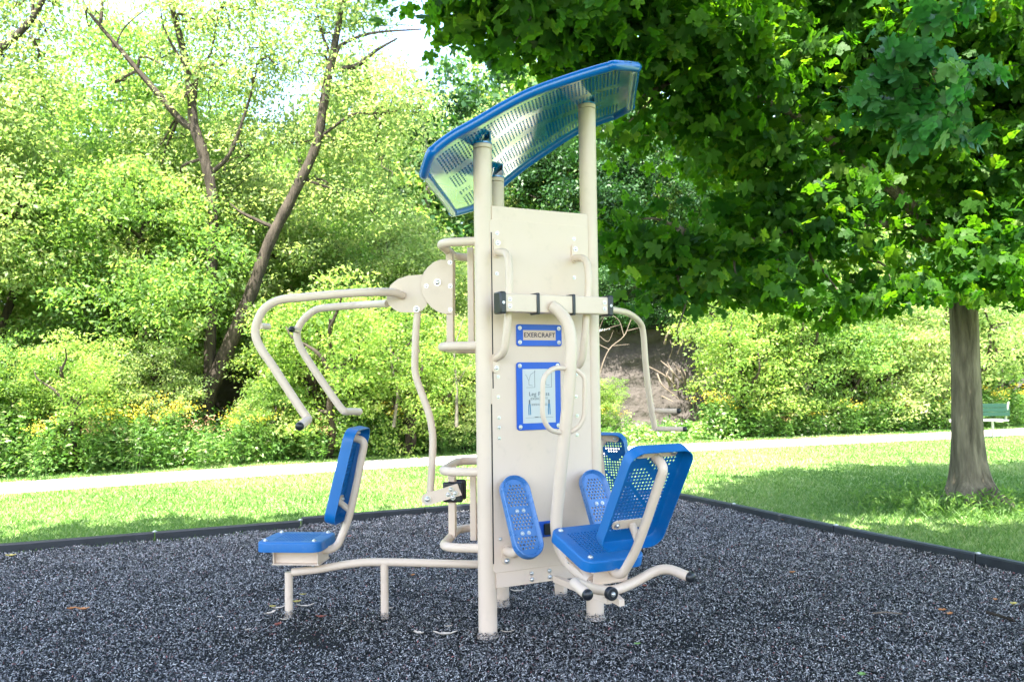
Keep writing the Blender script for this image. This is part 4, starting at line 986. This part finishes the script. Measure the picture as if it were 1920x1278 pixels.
# dead branches and roots on the bank
def dead_branch(name, label, paths, rr=.03):
    c = paths[0][0]; e = tag(MBx([(p, rr * (1 if i == 0 else .5)) for i, p in enumerate(paths)]).build(name, M['dead']), label, 'branch', 'dead wood on the bank'); return e
def MBx(L):
    mb = MB()
    for p, r0 in L: limb(mb, p, r0, r0 * .3, 6)
    return mb
b_ = lambda x, y_, d=21.2: at(x, y_, d)
dead_branch('dead_branch', 'bleached dead branch spreading just right of the tower post', [[b_(1118, 760), b_(1125, 700), b_(1142, 655), b_(1170, 630), b_(1183, 600), b_(1196, 590)], [b_(1142, 655), b_(1120, 640), b_(1128, 605), b_(1140, 585)], [b_(1150, 648), b_(1180, 645)], [b_(1170, 630), b_(1160, 600), b_(1140, 590), b_(1124, 600)], [b_(1175, 620), b_(1200, 614)], [b_(1128, 620), b_(1150, 612), b_(1165, 608)], [b_(1122, 628), b_(1140, 640), b_(1150, 620)]], .018)
r = np.random.default_rng(5); L = []
for k in range(15):
    x0_, y0_ = r.uniform(1244, 1292), r.uniform(640, 735); a = r.uniform(-.9, .6); ln_ = r.uniform(25, 60)
    L.append(([b_(x0_, y0_, 23.0), b_(x0_ + ln_ * .4 * math.sin(a) + r.normal(0, 4), y0_ - ln_ * .4, 22.8), b_(x0_ + ln_ * math.sin(a) + r.normal(0, 6), y0_ - ln_ * .8, 22.9)], r.uniform(.015, .035)))
tag(MBx(L).build('exposed_roots', M['dead']), 'tangle of pale exposed roots at the right of the bank', 'roots', 'dead wood on the bank')
tag(MBx([([b_(1232, 700, 22.7), b_(1242, 722, 22.6), b_(1262, 738, 22.6), b_(1275, 750, 22.6)], .025), ([b_(1240, 742, 22.7), b_(1262, 752, 22.6)], .02)]).build('dead_branch', M['dead']), 'single thin pale branch lying across the bare bank', 'branch', 'dead wood on the bank')
for lab, pts in (('thin pale sapling stem behind the link rod, left of it', [(738, 800), (746, 730), (736, 690), (728, 610)]), ('thin grey sapling stem behind the guide bar', [(856, 800), (856, 720), (852, 660), (868, 600)]),
                 ('slender pale sapling below the forked tree', [(300, 815), (308, 740), (328, 700), (322, 660), (290, 620)]), ('second slender sapling left of the leaning trunk base', [(286, 800), (278, 740), (262, 700), (245, 665)])):
    tag(MBx([([b_(a, c, 17.0) for a, c in pts], .035), ([b_(*pts[1], 17.0), b_(pts[1][0] + 28, pts[1][1] - 45, 17.0)], .015)]).build('sapling_stem', M['bark_grey']), lab, 'sapling', 'bare sapling stems')

# ------------------------------------------------------------------ weeds along the far edge of the path
r = np.random.default_rng(88)
M['weed'] = leaf_mat('weed_leaves', [(0, (.035, .10, .02)), (.5, (.10, .21, .04)), (.8, (.20, .31, .09)), (.95, (.40, .43, .24)), (1, (.55, .52, .42))], trans=.35)
n = 4200; x = r.uniform(-17, 19, n); gp = (x > -.3) & (x < 5.0); dd = 2.5 + r.random(n) ** 1.3 * 2.2; y = path_y(x) + dd
hgt = r.uniform(.45, 1.05, n) * np.where(gp, .45, 1) * (1 + .45 * vnoise(x, y, 1.6, 4)); k_ = r.random(n) < np.where(gp, .45, 1.0); x, y, hgt, dd = x[k_], y[k_], hgt[k_], dd[k_]
per = 30; t_ = r.random((len(x), per)) ** .8; p = np.stack([x[:, None] + r.normal(0, .10, (len(x), per)), y[:, None] + r.normal(0, .10, (len(x), per)), hgt[:, None] * t_], -1).reshape(-1, 3)
vr = np.clip(np.repeat(r.normal(.48, .22, len(x)), per) + r.normal(0, .12, len(p)), 0, 1)
tag(link_mesh('roadside_weeds', quads_mesh('weeds', leaf_quads(p, .11, r, .1, .42), M['weed'], vr)), 'leafy mixed weeds growing thick beyond the path', 'weeds', kind='stuff')
# tall grass at the foot of the maple
MT = gz(1817, 950); n = 7000; a = r.uniform(0, 6.283, n); q = np.abs(r.normal(0, 1, n)); P_ = np.stack([MT[0] + np.cos(a) * (.24 + .55 * q), MT[1] + .0 + np.sin(a) * (.36 + .38 * q)], 1)
tag(link_mesh('tall_grass', quads_mesh('tall_grass', blades(P_, np.full(n, .12), np.full(n, .014), r, .6), M['grass'], np.clip(r.normal(.12, .15, n), 0, 1))), 'unmown tall grass tuft round the foot of the maple', 'grass', kind='stuff')

n = 420; a = r.uniform(0, 6.283, n); q = np.abs(r.normal(0, .9, n)); kk_ = 5
P_ = np.stack([MT[0] - .15 + np.cos(a) * (.32 + .55 * q), MT[1] + .05 + np.sin(a) * (.42 + .35 * q), r.uniform(.02, .22, n) * np.exp(-.3 * q)], 1)
P_ = (P_[:, None, :] + r.normal(0, .035, (n, kk_, 3))).reshape(-1, 3); P_[:, 2] = np.abs(P_[:, 2])
tag(link_mesh('leafy_ground_cover', quads_mesh('leafy_ground_cover', leaf_quads(P_, .08, r, -.6, .3), LM['mid'], np.clip(r.normal(.3, .2, len(P_)), 0, 1))), 'leafy dark green weeds round the foot of the maple', 'weeds', kind='stuff')

# goldenrod
M['yellow'] = leaf_mat('goldenrod_flower', [(0, (.40, .28, .02)), (.5, (.62, .50, .04)), (1, (.75, .68, .12))], trans=.3, tint=(1.1, 1, .5))
M['rust'] = leaf_mat('dry_flower', [(0, (.22, .10, .05)), (1, (.45, .27, .16))], trans=.3, tint=(1, 1, 1))
def flower_clump(name, seed, m, ns=9, h=1.25):
    r = np.random.default_rng(seed); mb = MB(); lp__ = []; fl = []
    for k in range(ns):
        b = V(r.normal(0, .16), r.normal(0, .12), 0); tp = b * 1.9 + V(0, 0, h * r.uniform(.75, 1.05)); limb(mb, wiggle(b, tp, .02, r, 3), .008, .004, 5, 3)
        for i in range(28): f = r.uniform(.15, .95); lp__.append(b * (1 - f) + tp * f + r.normal(0, .05, 3))
        for i in range(20): fl.append(tp + r.normal(0, 1, 3) * V(.085, .07, .05))
    r2 = r; out = []
    me1 = bpy.data.meshes.new(name + '_stems'); me1.from_pydata(np.concatenate(mb.v).tolist(), [], mb.f); me1.materials.append(LM['mid'])
    me2 = quads_mesh(name + '_leaves', leaf_quads(np.array(lp__), .12, r, .1, .28), M['weed'], np.clip(r.normal(.45, .2, len(lp__)), 0, .85))
    me3 = quads_mesh(name + '_flowers', leaf_quads(np.array(fl), .038, r, 0, .8), m, r.random(len(fl)))
    return me1, me2, me3
fk = {'yellow': flower_clump('goldenrod', 1, M['yellow']), 'rust': flower_clump('dry', 2, M['rust'], 8, 1.15)}
spots = [('yellow', 215, 775, 15.9, 1.05, 'yellow goldenrod clump, leftmost big one beyond the left path'), ('yellow', 240, 782, 15.6, .85, 'lower yellow goldenrod beside the leftmost big clump'),
 ('yellow', 285, 785, 16.2, .95, 'yellow goldenrod clump below the forked tree'), ('yellow', 70, 812, 14.6, .6, 'short yellow goldenrod near the left photo edge'),
 ('yellow', 345, 768, 16.7, 1.0, 'yellow goldenrod at the foot of the leaning trunk'), ('yellow', 450, 795, 16.6, .85, 'sparse yellow goldenrod left of the near press arm'),
 ('yellow', 505, 790, 17.0, .8, 'yellow goldenrod behind the near press arm grip'), ('rust', 180, 805, 15.6, .85, 'reddish dry weed beside the leftmost goldenrod'),
 ('rust', 385, 800, 16.2, .95, 'reddish dry weed right of the forked trunk foot'), ('rust', 595, 800, 17.2, .9, 'brown dry weed just right of the near press grip'),
 ('yellow', 730, 780, 18.0, .8, 'yellow goldenrod left of the link rod'), ('yellow', 830, 770, 18.4, .95, 'yellow goldenrod between link rod and near post'),
 ('yellow', 865, 775, 18.6, .85, 'yellow goldenrod hard against the near post'), ('yellow', 1130, 775, 21.4, .8, 'pale yellow weed beside the right tower post'),
 ('yellow', 1165, 785, 21.6, .65, 'small yellow weed at the foot of the bank'), ('yellow', 1318, 760, 21.7, 1.05, 'brightest goldenrod clump right of the press grips'),
 ('yellow', 1345, 757, 21.9, 1.15, 'tallest goldenrod clump right of the bank'), ('yellow', 1390, 772, 22.0, .95, 'goldenrod clump in the hedge, second from bank side'),
 ('yellow', 1425, 780, 21.9, .8, 'low goldenrod in front of the reddish shrub'), ('rust', 1478, 790, 21.8, .75, 'pinkish dry weed in the right hedge'),
 ('yellow', 1530, 785, 22.2, .85, 'goldenrod under the middle lime shrub'), ('yellow', 1590, 770, 22.6, .95, 'goldenrod in the right hedge, halfway to the maple'),
 ('yellow', 1640, 768, 23.0, .95, 'goldenrod clump left of the maple trunk, farther'), ('yellow', 1700, 762, 23.4, 1.0, 'goldenrod clump nearest the maple trunk, left side'),
 ('yellow', 1760, 765, 23.8, .95, 'goldenrod clump touching the maple trunk outline'), ('yellow', 1865, 745, 24.3, 1.1, 'goldenrod clump right behind the bench'), ('yellow', 1905, 742, 24.8, 1.1, 'goldenrod clump at the right photo edge')]
for kk, px, py, d_, s, lb in spots:
    d_ -= .55; q = at(px, py - 10, d_); nm = 'goldenrod' if kk == 'yellow' else 'dry_weed'
    e = empty(nm, (q[0], q[1], 0), lb, 'wildflower', 'wildflower clumps beyond the path'); e.rotation_euler = (0, 0, random.uniform(0, 6)); f = (q[2] + .12) / 1.25; e.scale = (s, s, f)
    for pn_, me in zip(('stems', 'leaves', 'flowers'), fk[kk]): o = bpy.data.objects.new(pn_, me); col.objects.link(o); o.parent = e; o['kind'] = 'stuff' if pn_ != 'stems' else 'thing'

# ------------------------------------------------------------------ the maple
def lobed(c, size, r, droop=.7):
    n = len(c); yaw = r.uniform(0, 2 * math.pi, n); pt = r.normal(-droop, .5, n); ro = r.normal(0, .75, n)
    d = np.stack([np.cos(yaw) * np.cos(pt), np.sin(yaw) * np.cos(pt), np.sin(pt)], 1)
    s0 = np.stack([-np.sin(yaw), np.cos(yaw), 0 * yaw], 1); u0 = np.cross(d, s0)
    s = s0 * np.cos(ro)[:, None] + u0 * np.sin(ro)[:, None]; nn = np.cross(d, s); L = (size * r.uniform(.65, 1.2, n))[:, None]
    out = []
    for ang, l_, w_ in ((0, 1, .42), (50, .86, .40), (-50, .86, .40), (105, .55, .30), (-105, .55, .30)):
        a = R(ang); dd = d * math.cos(a) + s * math.sin(a); ss = -d * math.sin(a) + s * math.cos(a); cu = -nn * L * .10 * (abs(ang) > 0)
        out.append(np.stack([c - dd * L * .04, c + dd * L * l_ * .52 + ss * L * w_ * .62 + cu * .4, c + dd * L * l_ * .78 + cu, c + dd * L * l_ * .52 - ss * L * w_ * .62 + cu * .4], 1))
        if abs(ang) < 60:      # teeth of the lobe
            out.append(np.stack([c + dd * L * l_ * .40, c + dd * L * l_ * .74 + ss * L * w_ * .62 + cu, c + dd * L * l_ * 1.05 + cu * 1.3, c + dd * L * l_ * .74 - ss * L * w_ * .62 + cu], 1))
    return np.stack(out, 1).reshape(-1, 4, 3), len(out)
def maple_crown(name, blobs, dens, per, spread, size, seed, m, flat=.22):
    r = np.random.default_rng(seed); P_ = []; vr = []
    for c, rad in blobs:
        k = max(4, int(dens * float(np.prod(rad)) ** .72)); q = ellipsoid_pts(k, c, rad, r, .15, .6, seed=seed); P_.append(clusters(q, per, spread, flat, r)); vr.append(np.repeat(r.normal(.45, .18, k), per))
    p = np.concatenate(P_); L, k5 = lobed(p, size, r); v = np.repeat(np.clip(np.concatenate(vr) + r.normal(0, .14, len(p)), 0, 1), k5); print(name, 'leaves', len(p))
    return quads_mesh(name, L, m, v)
mapl = empty('maple_tree', (MT[0], MT[1], 0), 'large maple with smooth grey trunk and dark spreading leafy crown', 'tree')
tr = [(gz(1822, 952), .27), (at(1818, 900, MT[1]), .225), (at(1814, 820, MT[1]), .192), (at(1811, 720, MT[1]), .178), (at(1808, 620, MT[1]), .172), (at(1806, 540, MT[1]), .172), (at(1808, 450, MT[1]), .15), (at(1803, 300, MT[1]), .13), (at(1790, 100, MT[1] + .3), .10), (at(1780, -150, MT[1] + .6), .07), (at(1775, -450, MT[1] + .9), .03)]
q = catmull([t[0] for t in tr], 6); rr = np.interp(np.linspace(0, len(tr) - 1, len(q)), range(len(tr)), [t[1] for t in tr])
mb = MB(); mb.tube(q, rr, 28, cap=False)
V_ = mb.v[0]
for i in range(len(q)):
    for k in range(28):
        v = V_[i * 28 + k]; d = v - q[i]; a = math.atan2(d[1], d[0]); h = max(0, v[2]); fl = math.exp(-h / .20)
        f = 1 + fl * (.35 + .38 * math.sin(a * 5 + 1.0) + (1.0 if abs((a + .6 + math.pi) % (2 * math.pi) - math.pi) < .5 else 0)) + .02 * math.sin(a * 3 + h * 2)
        V_[i * 28 + k] = q[i] + d * f * .90
        if i == 0: V_[i * 28 + k][2] = -.05
top = q[-1]
tA = lambda px, py, d: at(px, py, d)
L_ = [([tA(1806, 500, 10.2), tA(1700, 380, 9.6), tA(1600, 300, 9.2), tA(1530, 240, 8.9), tA(1420, 180, 8.4), tA(1300, 120, 7.9)], .085),
      ([tA(1806, 480, 10.2), tA(1660, 420, 9.4), tA(1500, 440, 8.8), tA(1380, 450, 8.4), tA(1280, 430, 8.1)], .05),
      ([tA(1805, 330, 10.3), tA(1860, 220, 9.8), tA(1890, 100, 9.4), tA(1920, -50, 9.0)], .10),
      ([tA(1804, 380, 10.3), tA(1700, 200, 9.9), tA(1560, 60, 9.3), tA(1400, -60, 8.6), tA(1180, -120, 7.6), tA(1000, -60, 7.0)], .09),
      ([tA(1806, 556, 10.2), tA(1850, 548, 9.8), tA(1900, 556, 9.6), tA(1960, 540, 9.4)], .035),
      ([tA(1800, 300, 10.3), tA(1770, 180, 8.2), tA(1740, 120, 6.8), tA(1715, 110, 5.9)], .045),
      ([tA(1804, 430, 10.2), tA(1870, 300, 10.8), tA(1990, 200, 11.2)], .07)]
for pts, r0 in L_: limb(mb, pts, r0, r0 * .22, 8)
mbl = [(925, 25, 6.6, .40, .35, .28), (865, 2, 6.5, .18, .2, .12), (970, 75, 6.8, .38, .4, .22), (1040, 40, 7.0, .6, .6, .45), (990, 10, 6.8, .5, .5, .3), (1150, 60, 7.4, .75, .7, .45), (1050, 110, 7.2, .35, .4, .15), (1270, 80, 7.7, .9, .8, .6), (1235, 170, 8.0, .5, .6, .4), (1400, 90, 8.2, .9, .9, .8),
 (1180, 250, 8.0, .3, .4, .2), (1180, 410, 8.1, .34, .4, .22), (1170, 470, 8.1, .24, .3, .2), (1370, 250, 8.4, .75, .7, .55), (1240, 500, 8.0, .42, .4, .35), (1290, 560, 8.0, .33, .35, .18), (1330, 440, 8.3, .6, .6, .4), (1400, 530, 8.2, .5, .5, .3),
 (1460, 330, 8.8, 1.0, .9, .8), (1480, 570, 8.4, .5, .5, .17), (1470, 460, 8.8, .7, .7, .5), (1560, 560, 8.6, .5, .5, .2), (1590, 440, 9.2, .9, .8, .6), (1650, 545, 8.8, .5, .5, .28), (1880, 490, 8.6, .55, .6, .4), (1860, 400, 9.2, .9, .9, .6), (1730, 530, 10.3, .25, .3, .12),
 (1930, 545, 8.9, .5, .6, .25), (1600, 300, 9.8, 1.0, .9, .7), (1740, 310, 10.6, .8, .7, .6), (1900, 250, 9.6, 1.2, 1.2, 1.1), (1550, 130, 9.4, 1.4, 1.3, 1.1), (1720, 120, 10.2, 1.6, 1.4, 1.4), (1400, -30, 8.4, 1.1, 1.0, .5), (1250, -30, 7.6, .9, .8, .4), (1130, -40, 7.2, .9, .9, .45), (1850, 40, 9.4, 1.5, 1.4, 1.1), (1600, -60, 9.0, 1.6, 1.4, 1.1), (2050, 300, 10, 1.6, 1.6, 1.8), (2000, 50, 10, 1.8, 1.6, 1.5)]
blobs = [(tA(a, b, c), V(d, e_, f)) for a, b, c, d, e_, f in mbl]
mc = V(MT[0], MT[1], 0)
blobs += [(mc + V(-.3, -1.2, 8.0), V(3.2, 1.8, .9)), (mc + V(2.6, .4, 5.4), V(2.0, 1.6, 1.4))]
r = np.random.default_rng(4)
for c, rad in blobs[:41]:
    near_ = min(((np.linalg.norm(p - c), tuple(p)) for pts, _ in L_ for p in catmull(pts, 4)), key=lambda z: z[0])
    limb(mb, wiggle(V(*near_[1]), c + r.normal(0, .12, 3), .07, r, 3), .022, .006, 6, 4)
mb.build('trunk', M['bark_maple'] if 'bark_maple' in M else M['bark_grey'], mapl)
link_mesh('crown', maple_crown('maple_crown', blobs, 78, 17, .20, .120, 31, LM['maple']), mapl)
M['maple_skylit'] = leaf_mat('leaf_maple_skylit', [(0, (.025, .13, .030)), (.5, (.05, .19, .05)), (.88, (.10, .26, .06)), (1, (.22, .34, .07))], trans=.45, rough=.42, spec=.45)  # brighter teal than the crown: sky light painted into the near leaves
fb = [(1690, 90, 5.6, .18, .2, .06), (1610, 170, 5.8, .10, .15, .10), (1820, 130, 5.8, .08, .1, .05), (1700, 120, 5.7, .22, .2, .10), (1665, 130, 5.7, .14, .2, .12), (1740, 165, 5.7, .24, .25, .12), (1690, 200, 5.8, .20, .2, .10), (1780, 200, 5.8, .2, .2, .12), (1730, 240, 5.8, .2, .2, .09), (1640, 200, 5.9, .1, .1, .12), (1790, 255, 5.9, .14, .2, .08), (1770, 20, 5.5, .07, .1, .10)]
mb = MB(); r = np.random.default_rng(9); hub = tA(1715, 110, 5.9)
for a, b, c, d, e_, f in fb:
    q = tA(a, b, c); limb(mb, wiggle(hub, q, .03, r, 3), .007, .003, 6, 3)
    for _ in range(4): limb(mb, wiggle(q, q + r.normal(0, 1, 3) * V(.16, .12, .10), .02, r, 3), .003, .0015, 5, 3)
mb.build('twigs', M['bark'], mapl)
link_mesh('near_spray', maple_crown('near_spray', [(tA(a, b, c), V(d, e_, f)) for a, b, c, d, e_, f in fb], 230, 7, .09, .125, 32, M['maple_skylit'], .35), mapl)

# a second tree stands behind the photographer and shades the play bed
sh = empty('shade_tree', (-3.2, -5.2, 0), 'broad maple standing behind the camera, shading the play bed', 'tree')
mb = MB(); limb(mb, [V(-3.2, -5.2, -.1), V(-3.1, -5.1, 2), V(-3, -4.6, 4.5), V(-2.8, -3.6, 7), V(-2.4, -2.4, 9.5)], .32, .12, 16)
r = np.random.default_rng(8)
for k in range(12): a = r.uniform(0, 6.28); s0 = V(-3 + .05 * k, -4.4 + .15 * k, 4.5 + .4 * k); limb(mb, wiggle(s0, V(-1.6 + 7.0 * math.cos(a), -1.2 + 4.2 * math.sin(a), 8.5 + r.uniform(-1, 1.5)), .3, r, 4), .10, .03, 8)
mb.build('trunk', M['bark_grey'], sh)
link_mesh('crown', maple_crown('shade_crown', [(V(-1.6, -.8, 9.2), V(9.5, 5.6, 2.2)), (V(-4.5, -.3, 7.8), V(4.5, 4.6, 1.4)), (V(3.5, -.6, 7.9), V(4.5, 4.8, 1.4)), (V(6.2, .3, 8.0), V(2.8, 2.2, 1.0)), (V(2.2, 3.0, 8.4), V(3.8, 1.7, 1.0)), (V(-4.2, 3.2, 8.8), V(3.8, 2.0, 1.0)), (V(-1.2, 4.3, 8.8), V(2.8, 1.3, .9))], 46, 26, .40, .25, 41, LM['maple'], .3), sh)

# ------------------------------------------------------------------ bench
by = 20.3; bq = at(1857, 822, by); be = empty('park_bench', (bq[0], by, 0), 'green park bench with metal arm frame, half hidden behind the maple trunk', 'bench')
bx0, bx1 = at(1787, 800, by)[0], at(1882, 800, by)[0]; zs = .43
mb = MB()
for k in range(3): mb.box(V((bx0 + bx1) / 2, by - .26 + .0, .58 + k * .10), V(1, 0, 0), V(0, 1, 0), UP, (bx1 - bx0, .03, .092))
mb.build('backrest', M['green_bench'], be, bevel=.004)
mb = MB()
for k in range(4): mb.box(V((bx0 + bx1) / 2, by - .18 + k * .11, zs), V(1, 0, 0), V(0, 1, 0), UP, (bx1 - bx0, .095, .035))
mb.build('seat', M['bench_metal'], be, bevel=.004)
for xx in (bx0 + .06, bx1 - .06):
    mb = MB(); mb.tube(rnd([V(xx, by + .24, zs - .03), V(xx, by - .18, zs - .03), V(xx + .02, by - .30, .86)], .12), .025, 10); mb.build('frame', M['bench_metal'], be)
    mb = MB(); mb.tube([V(xx - .2 if xx > (bx0 + bx1) / 2 else xx + .2, by, 0), V(xx - .2 if xx > (bx0 + bx1) / 2 else xx + .2, by, zs - .03)], .028, 10); mb.build('leg', M['bench_metal'], be)

# ------------------------------------------------------------------ litter on the mulch
M['leaf_or'] = mat('dead_leaf_orange', (.42, .17, .05), rough=.7, var=.3, vscale=30); M['leaf_ye'] = mat('dead_leaf_yellow', (.50, .40, .10), rough=.7, var=.3, vscale=30)
M['leaf_rd'] = mat('dead_leaf_red', (.30, .09, .06), rough=.7, var=.3, vscale=30); M['chipw'] = mat('wood_chip', (.62, .52, .42), rough=.8, var=.25, vscale=25)
M['leaf_gr'] = mat('fallen_leaf_green', (.18, .32, .08), rough=.6)
def flat_leaf(px, py, L, Wd, rot, m, name, label, cat, grp, curl=.3, z=.05):
    c = gz(px, py, z); u = V(math.cos(rot), math.sin(rot), 0); v = V(-u[1], u[0], 0); mb = MB(); nseg = 7; vs = []; fs = []
    for i in range(nseg + 1):
        t = i / nseg; wd_ = Wd * (math.sin(math.pi * min(1, t * .92 + .06)) ** .7) * .5 * (1 + .25 * math.sin(i * 2.3)); zc_ = curl * L * (t - .5) ** 2 * 2
        for s_ in (-1, 0, 1): vs.append(c + u * (t - .5) * L + v * s_ * wd_ + UP * (zc_ + abs(s_) * wd_ * .5))
    lo = [x - UP * .0012 for x in vs]; n_ = len(vs)
    for i in range(nseg):
        for k in (0, 1): a = i * 3 + k; fs.append((a, a + 3, a + 4, a + 1)); fs.append((a + n_, a + 1 + n_, a + 4 + n_, a + 3 + n_))
    mb.add(vs + lo, fs); return tag(mb.build(name, m), label, cat, grp)
G1 = 'fallen leaves on the mulch'; G2 = 'pale wood chips on the mulch'
for a in ((20, 1042, .09, .05, .3, 'leaf_ye', 'yellow brown leaf at the left edge by the border'), (159, 1016, .06, .04, 1, 'leaf_or', 'orange leaf close below the left border timber'),
          (134, 1141, .06, .04, .6, 'leaf_or', 'upright orange leaf, left one of a pair at far left'), (155, 1142, .09, .04, .1, 'leaf_or', 'orange leaf, right one of a pair at far left'),
          (557, 1128, .06, .035, .5, 'leaf_ye', 'yellow leaf right beside the left seat leg'), (511, 1137, .045, .03, 0, 'leaf_ye', 'tiny yellow leaf left of the left seat leg'),
          (568, 1114, .05, .02, .2, 'leaf_ye', 'small yellow leaf behind the left seat leg'), (521, 1171, .06, .04, 1.2, 'leaf_rd', 'red brown leaf below the left seat leg'),
          (602, 1156, .07, .03, .1, 'leaf_rd', 'reddish leaf between the two beam legs'), (774, 1078, .05, .03, 1.3, 'leaf_or', 'orange leaf under the left seat beam'),
          (1469, 974, .05, .03, 0, 'leaf_or', 'orange leaf near the right border timbers'), (1486, 1073, .055, .035, .4, 'leaf_or', 'orange leaf right of the capped foot bar'),
          (1767, 1144, .055, .04, .2, 'leaf_or', 'orange leaf, left one beside the right stick'), (1781, 1151, .06, .035, .8, 'leaf_or', 'orange brown leaf just right of its neighbour'),
          (1901, 1132, .055, .04, .5, 'leaf_ye', 'yellow leaf near the right photo edge'), (1866, 1124, .045, .03, 1, 'leaf_or', 'small brown leaf above the right stick'),
          (1195, 1207, .04, .025, .3, 'leaf_gr', 'tiny green leaf low in front of the tower'), (1616, 1265, .05, .04, 1, 'leaf_gr', 'green leaf at the bottom edge of the photo'),
          (1209, 1098, .04, .03, .2, 'leaf_rd', 'red leaf just right of the stop bumper'), (655, 985 + 20, .05, .03, .8, 'leaf_rd', 'small red leaf behind the left seat frame')):
    flat_leaf(a[0], a[1], a[2], a[3], a[4], M[a[5]], 'fallen_leaf', a[6], 'leaf', G1)
for a in ((835, 1189, .15, .035, .05, 'long curved pale wood chip left of the near post'), (785, 1187, .075, .035, -.5, 'short pale wood chip with raised end'), (506, 1150, .10, .035, 1.0, 'pale curved bark piece left of the left seat leg'),
          (522, 1140, .09, .03, .5, 'pale bark piece arching toward the left seat leg'), (572, 1136, .12, .025, .1, 'pale wood strip right of the left seat leg'), (533, 1161, .06, .02, .1, 'thin pale chip below the left seat leg'),
          (952, 1184, .09, .015, .1, 'thin pale chip right of the near post'), (970, 1108, .10, .03, .05, 'pale chip between the tower posts'), (465, 1180, .04, .02, .6, 'small cream chip below left of the seat'),
          (841, 1174, .05, .02, .3, 'little cream chip above the long curved one'), (413, 1156, .04, .015, 0, 'tiny cream chip left of the seat'), (732, 1140, .04, .025, 0, 'cream chip touching the middle beam leg')):
    flat_leaf(a[0], a[1], a[2], a[3], a[4], M['chipw'], 'wood_chip', a[5], 'wood chip', G2)
for pts, r0, lb in (([(1850, 1147), (1870, 1152), (1902, 1163)], .012, 'short brown stick lying at the right of the mulch'), ([(1636, 1149), (1660, 1147), (1692, 1150)], .006, 'thin pale twig in the right half of the mulch')):
    mb = MB(); mb.tube(catmull([gz(a, b, .05) for a, b in pts], 4), r0, 8, r2=r0 * .7); tag(mb.build('stick', M['dead'] if r0 < .01 else M['bark']), lb, 'stick', 'sticks on the mulch')
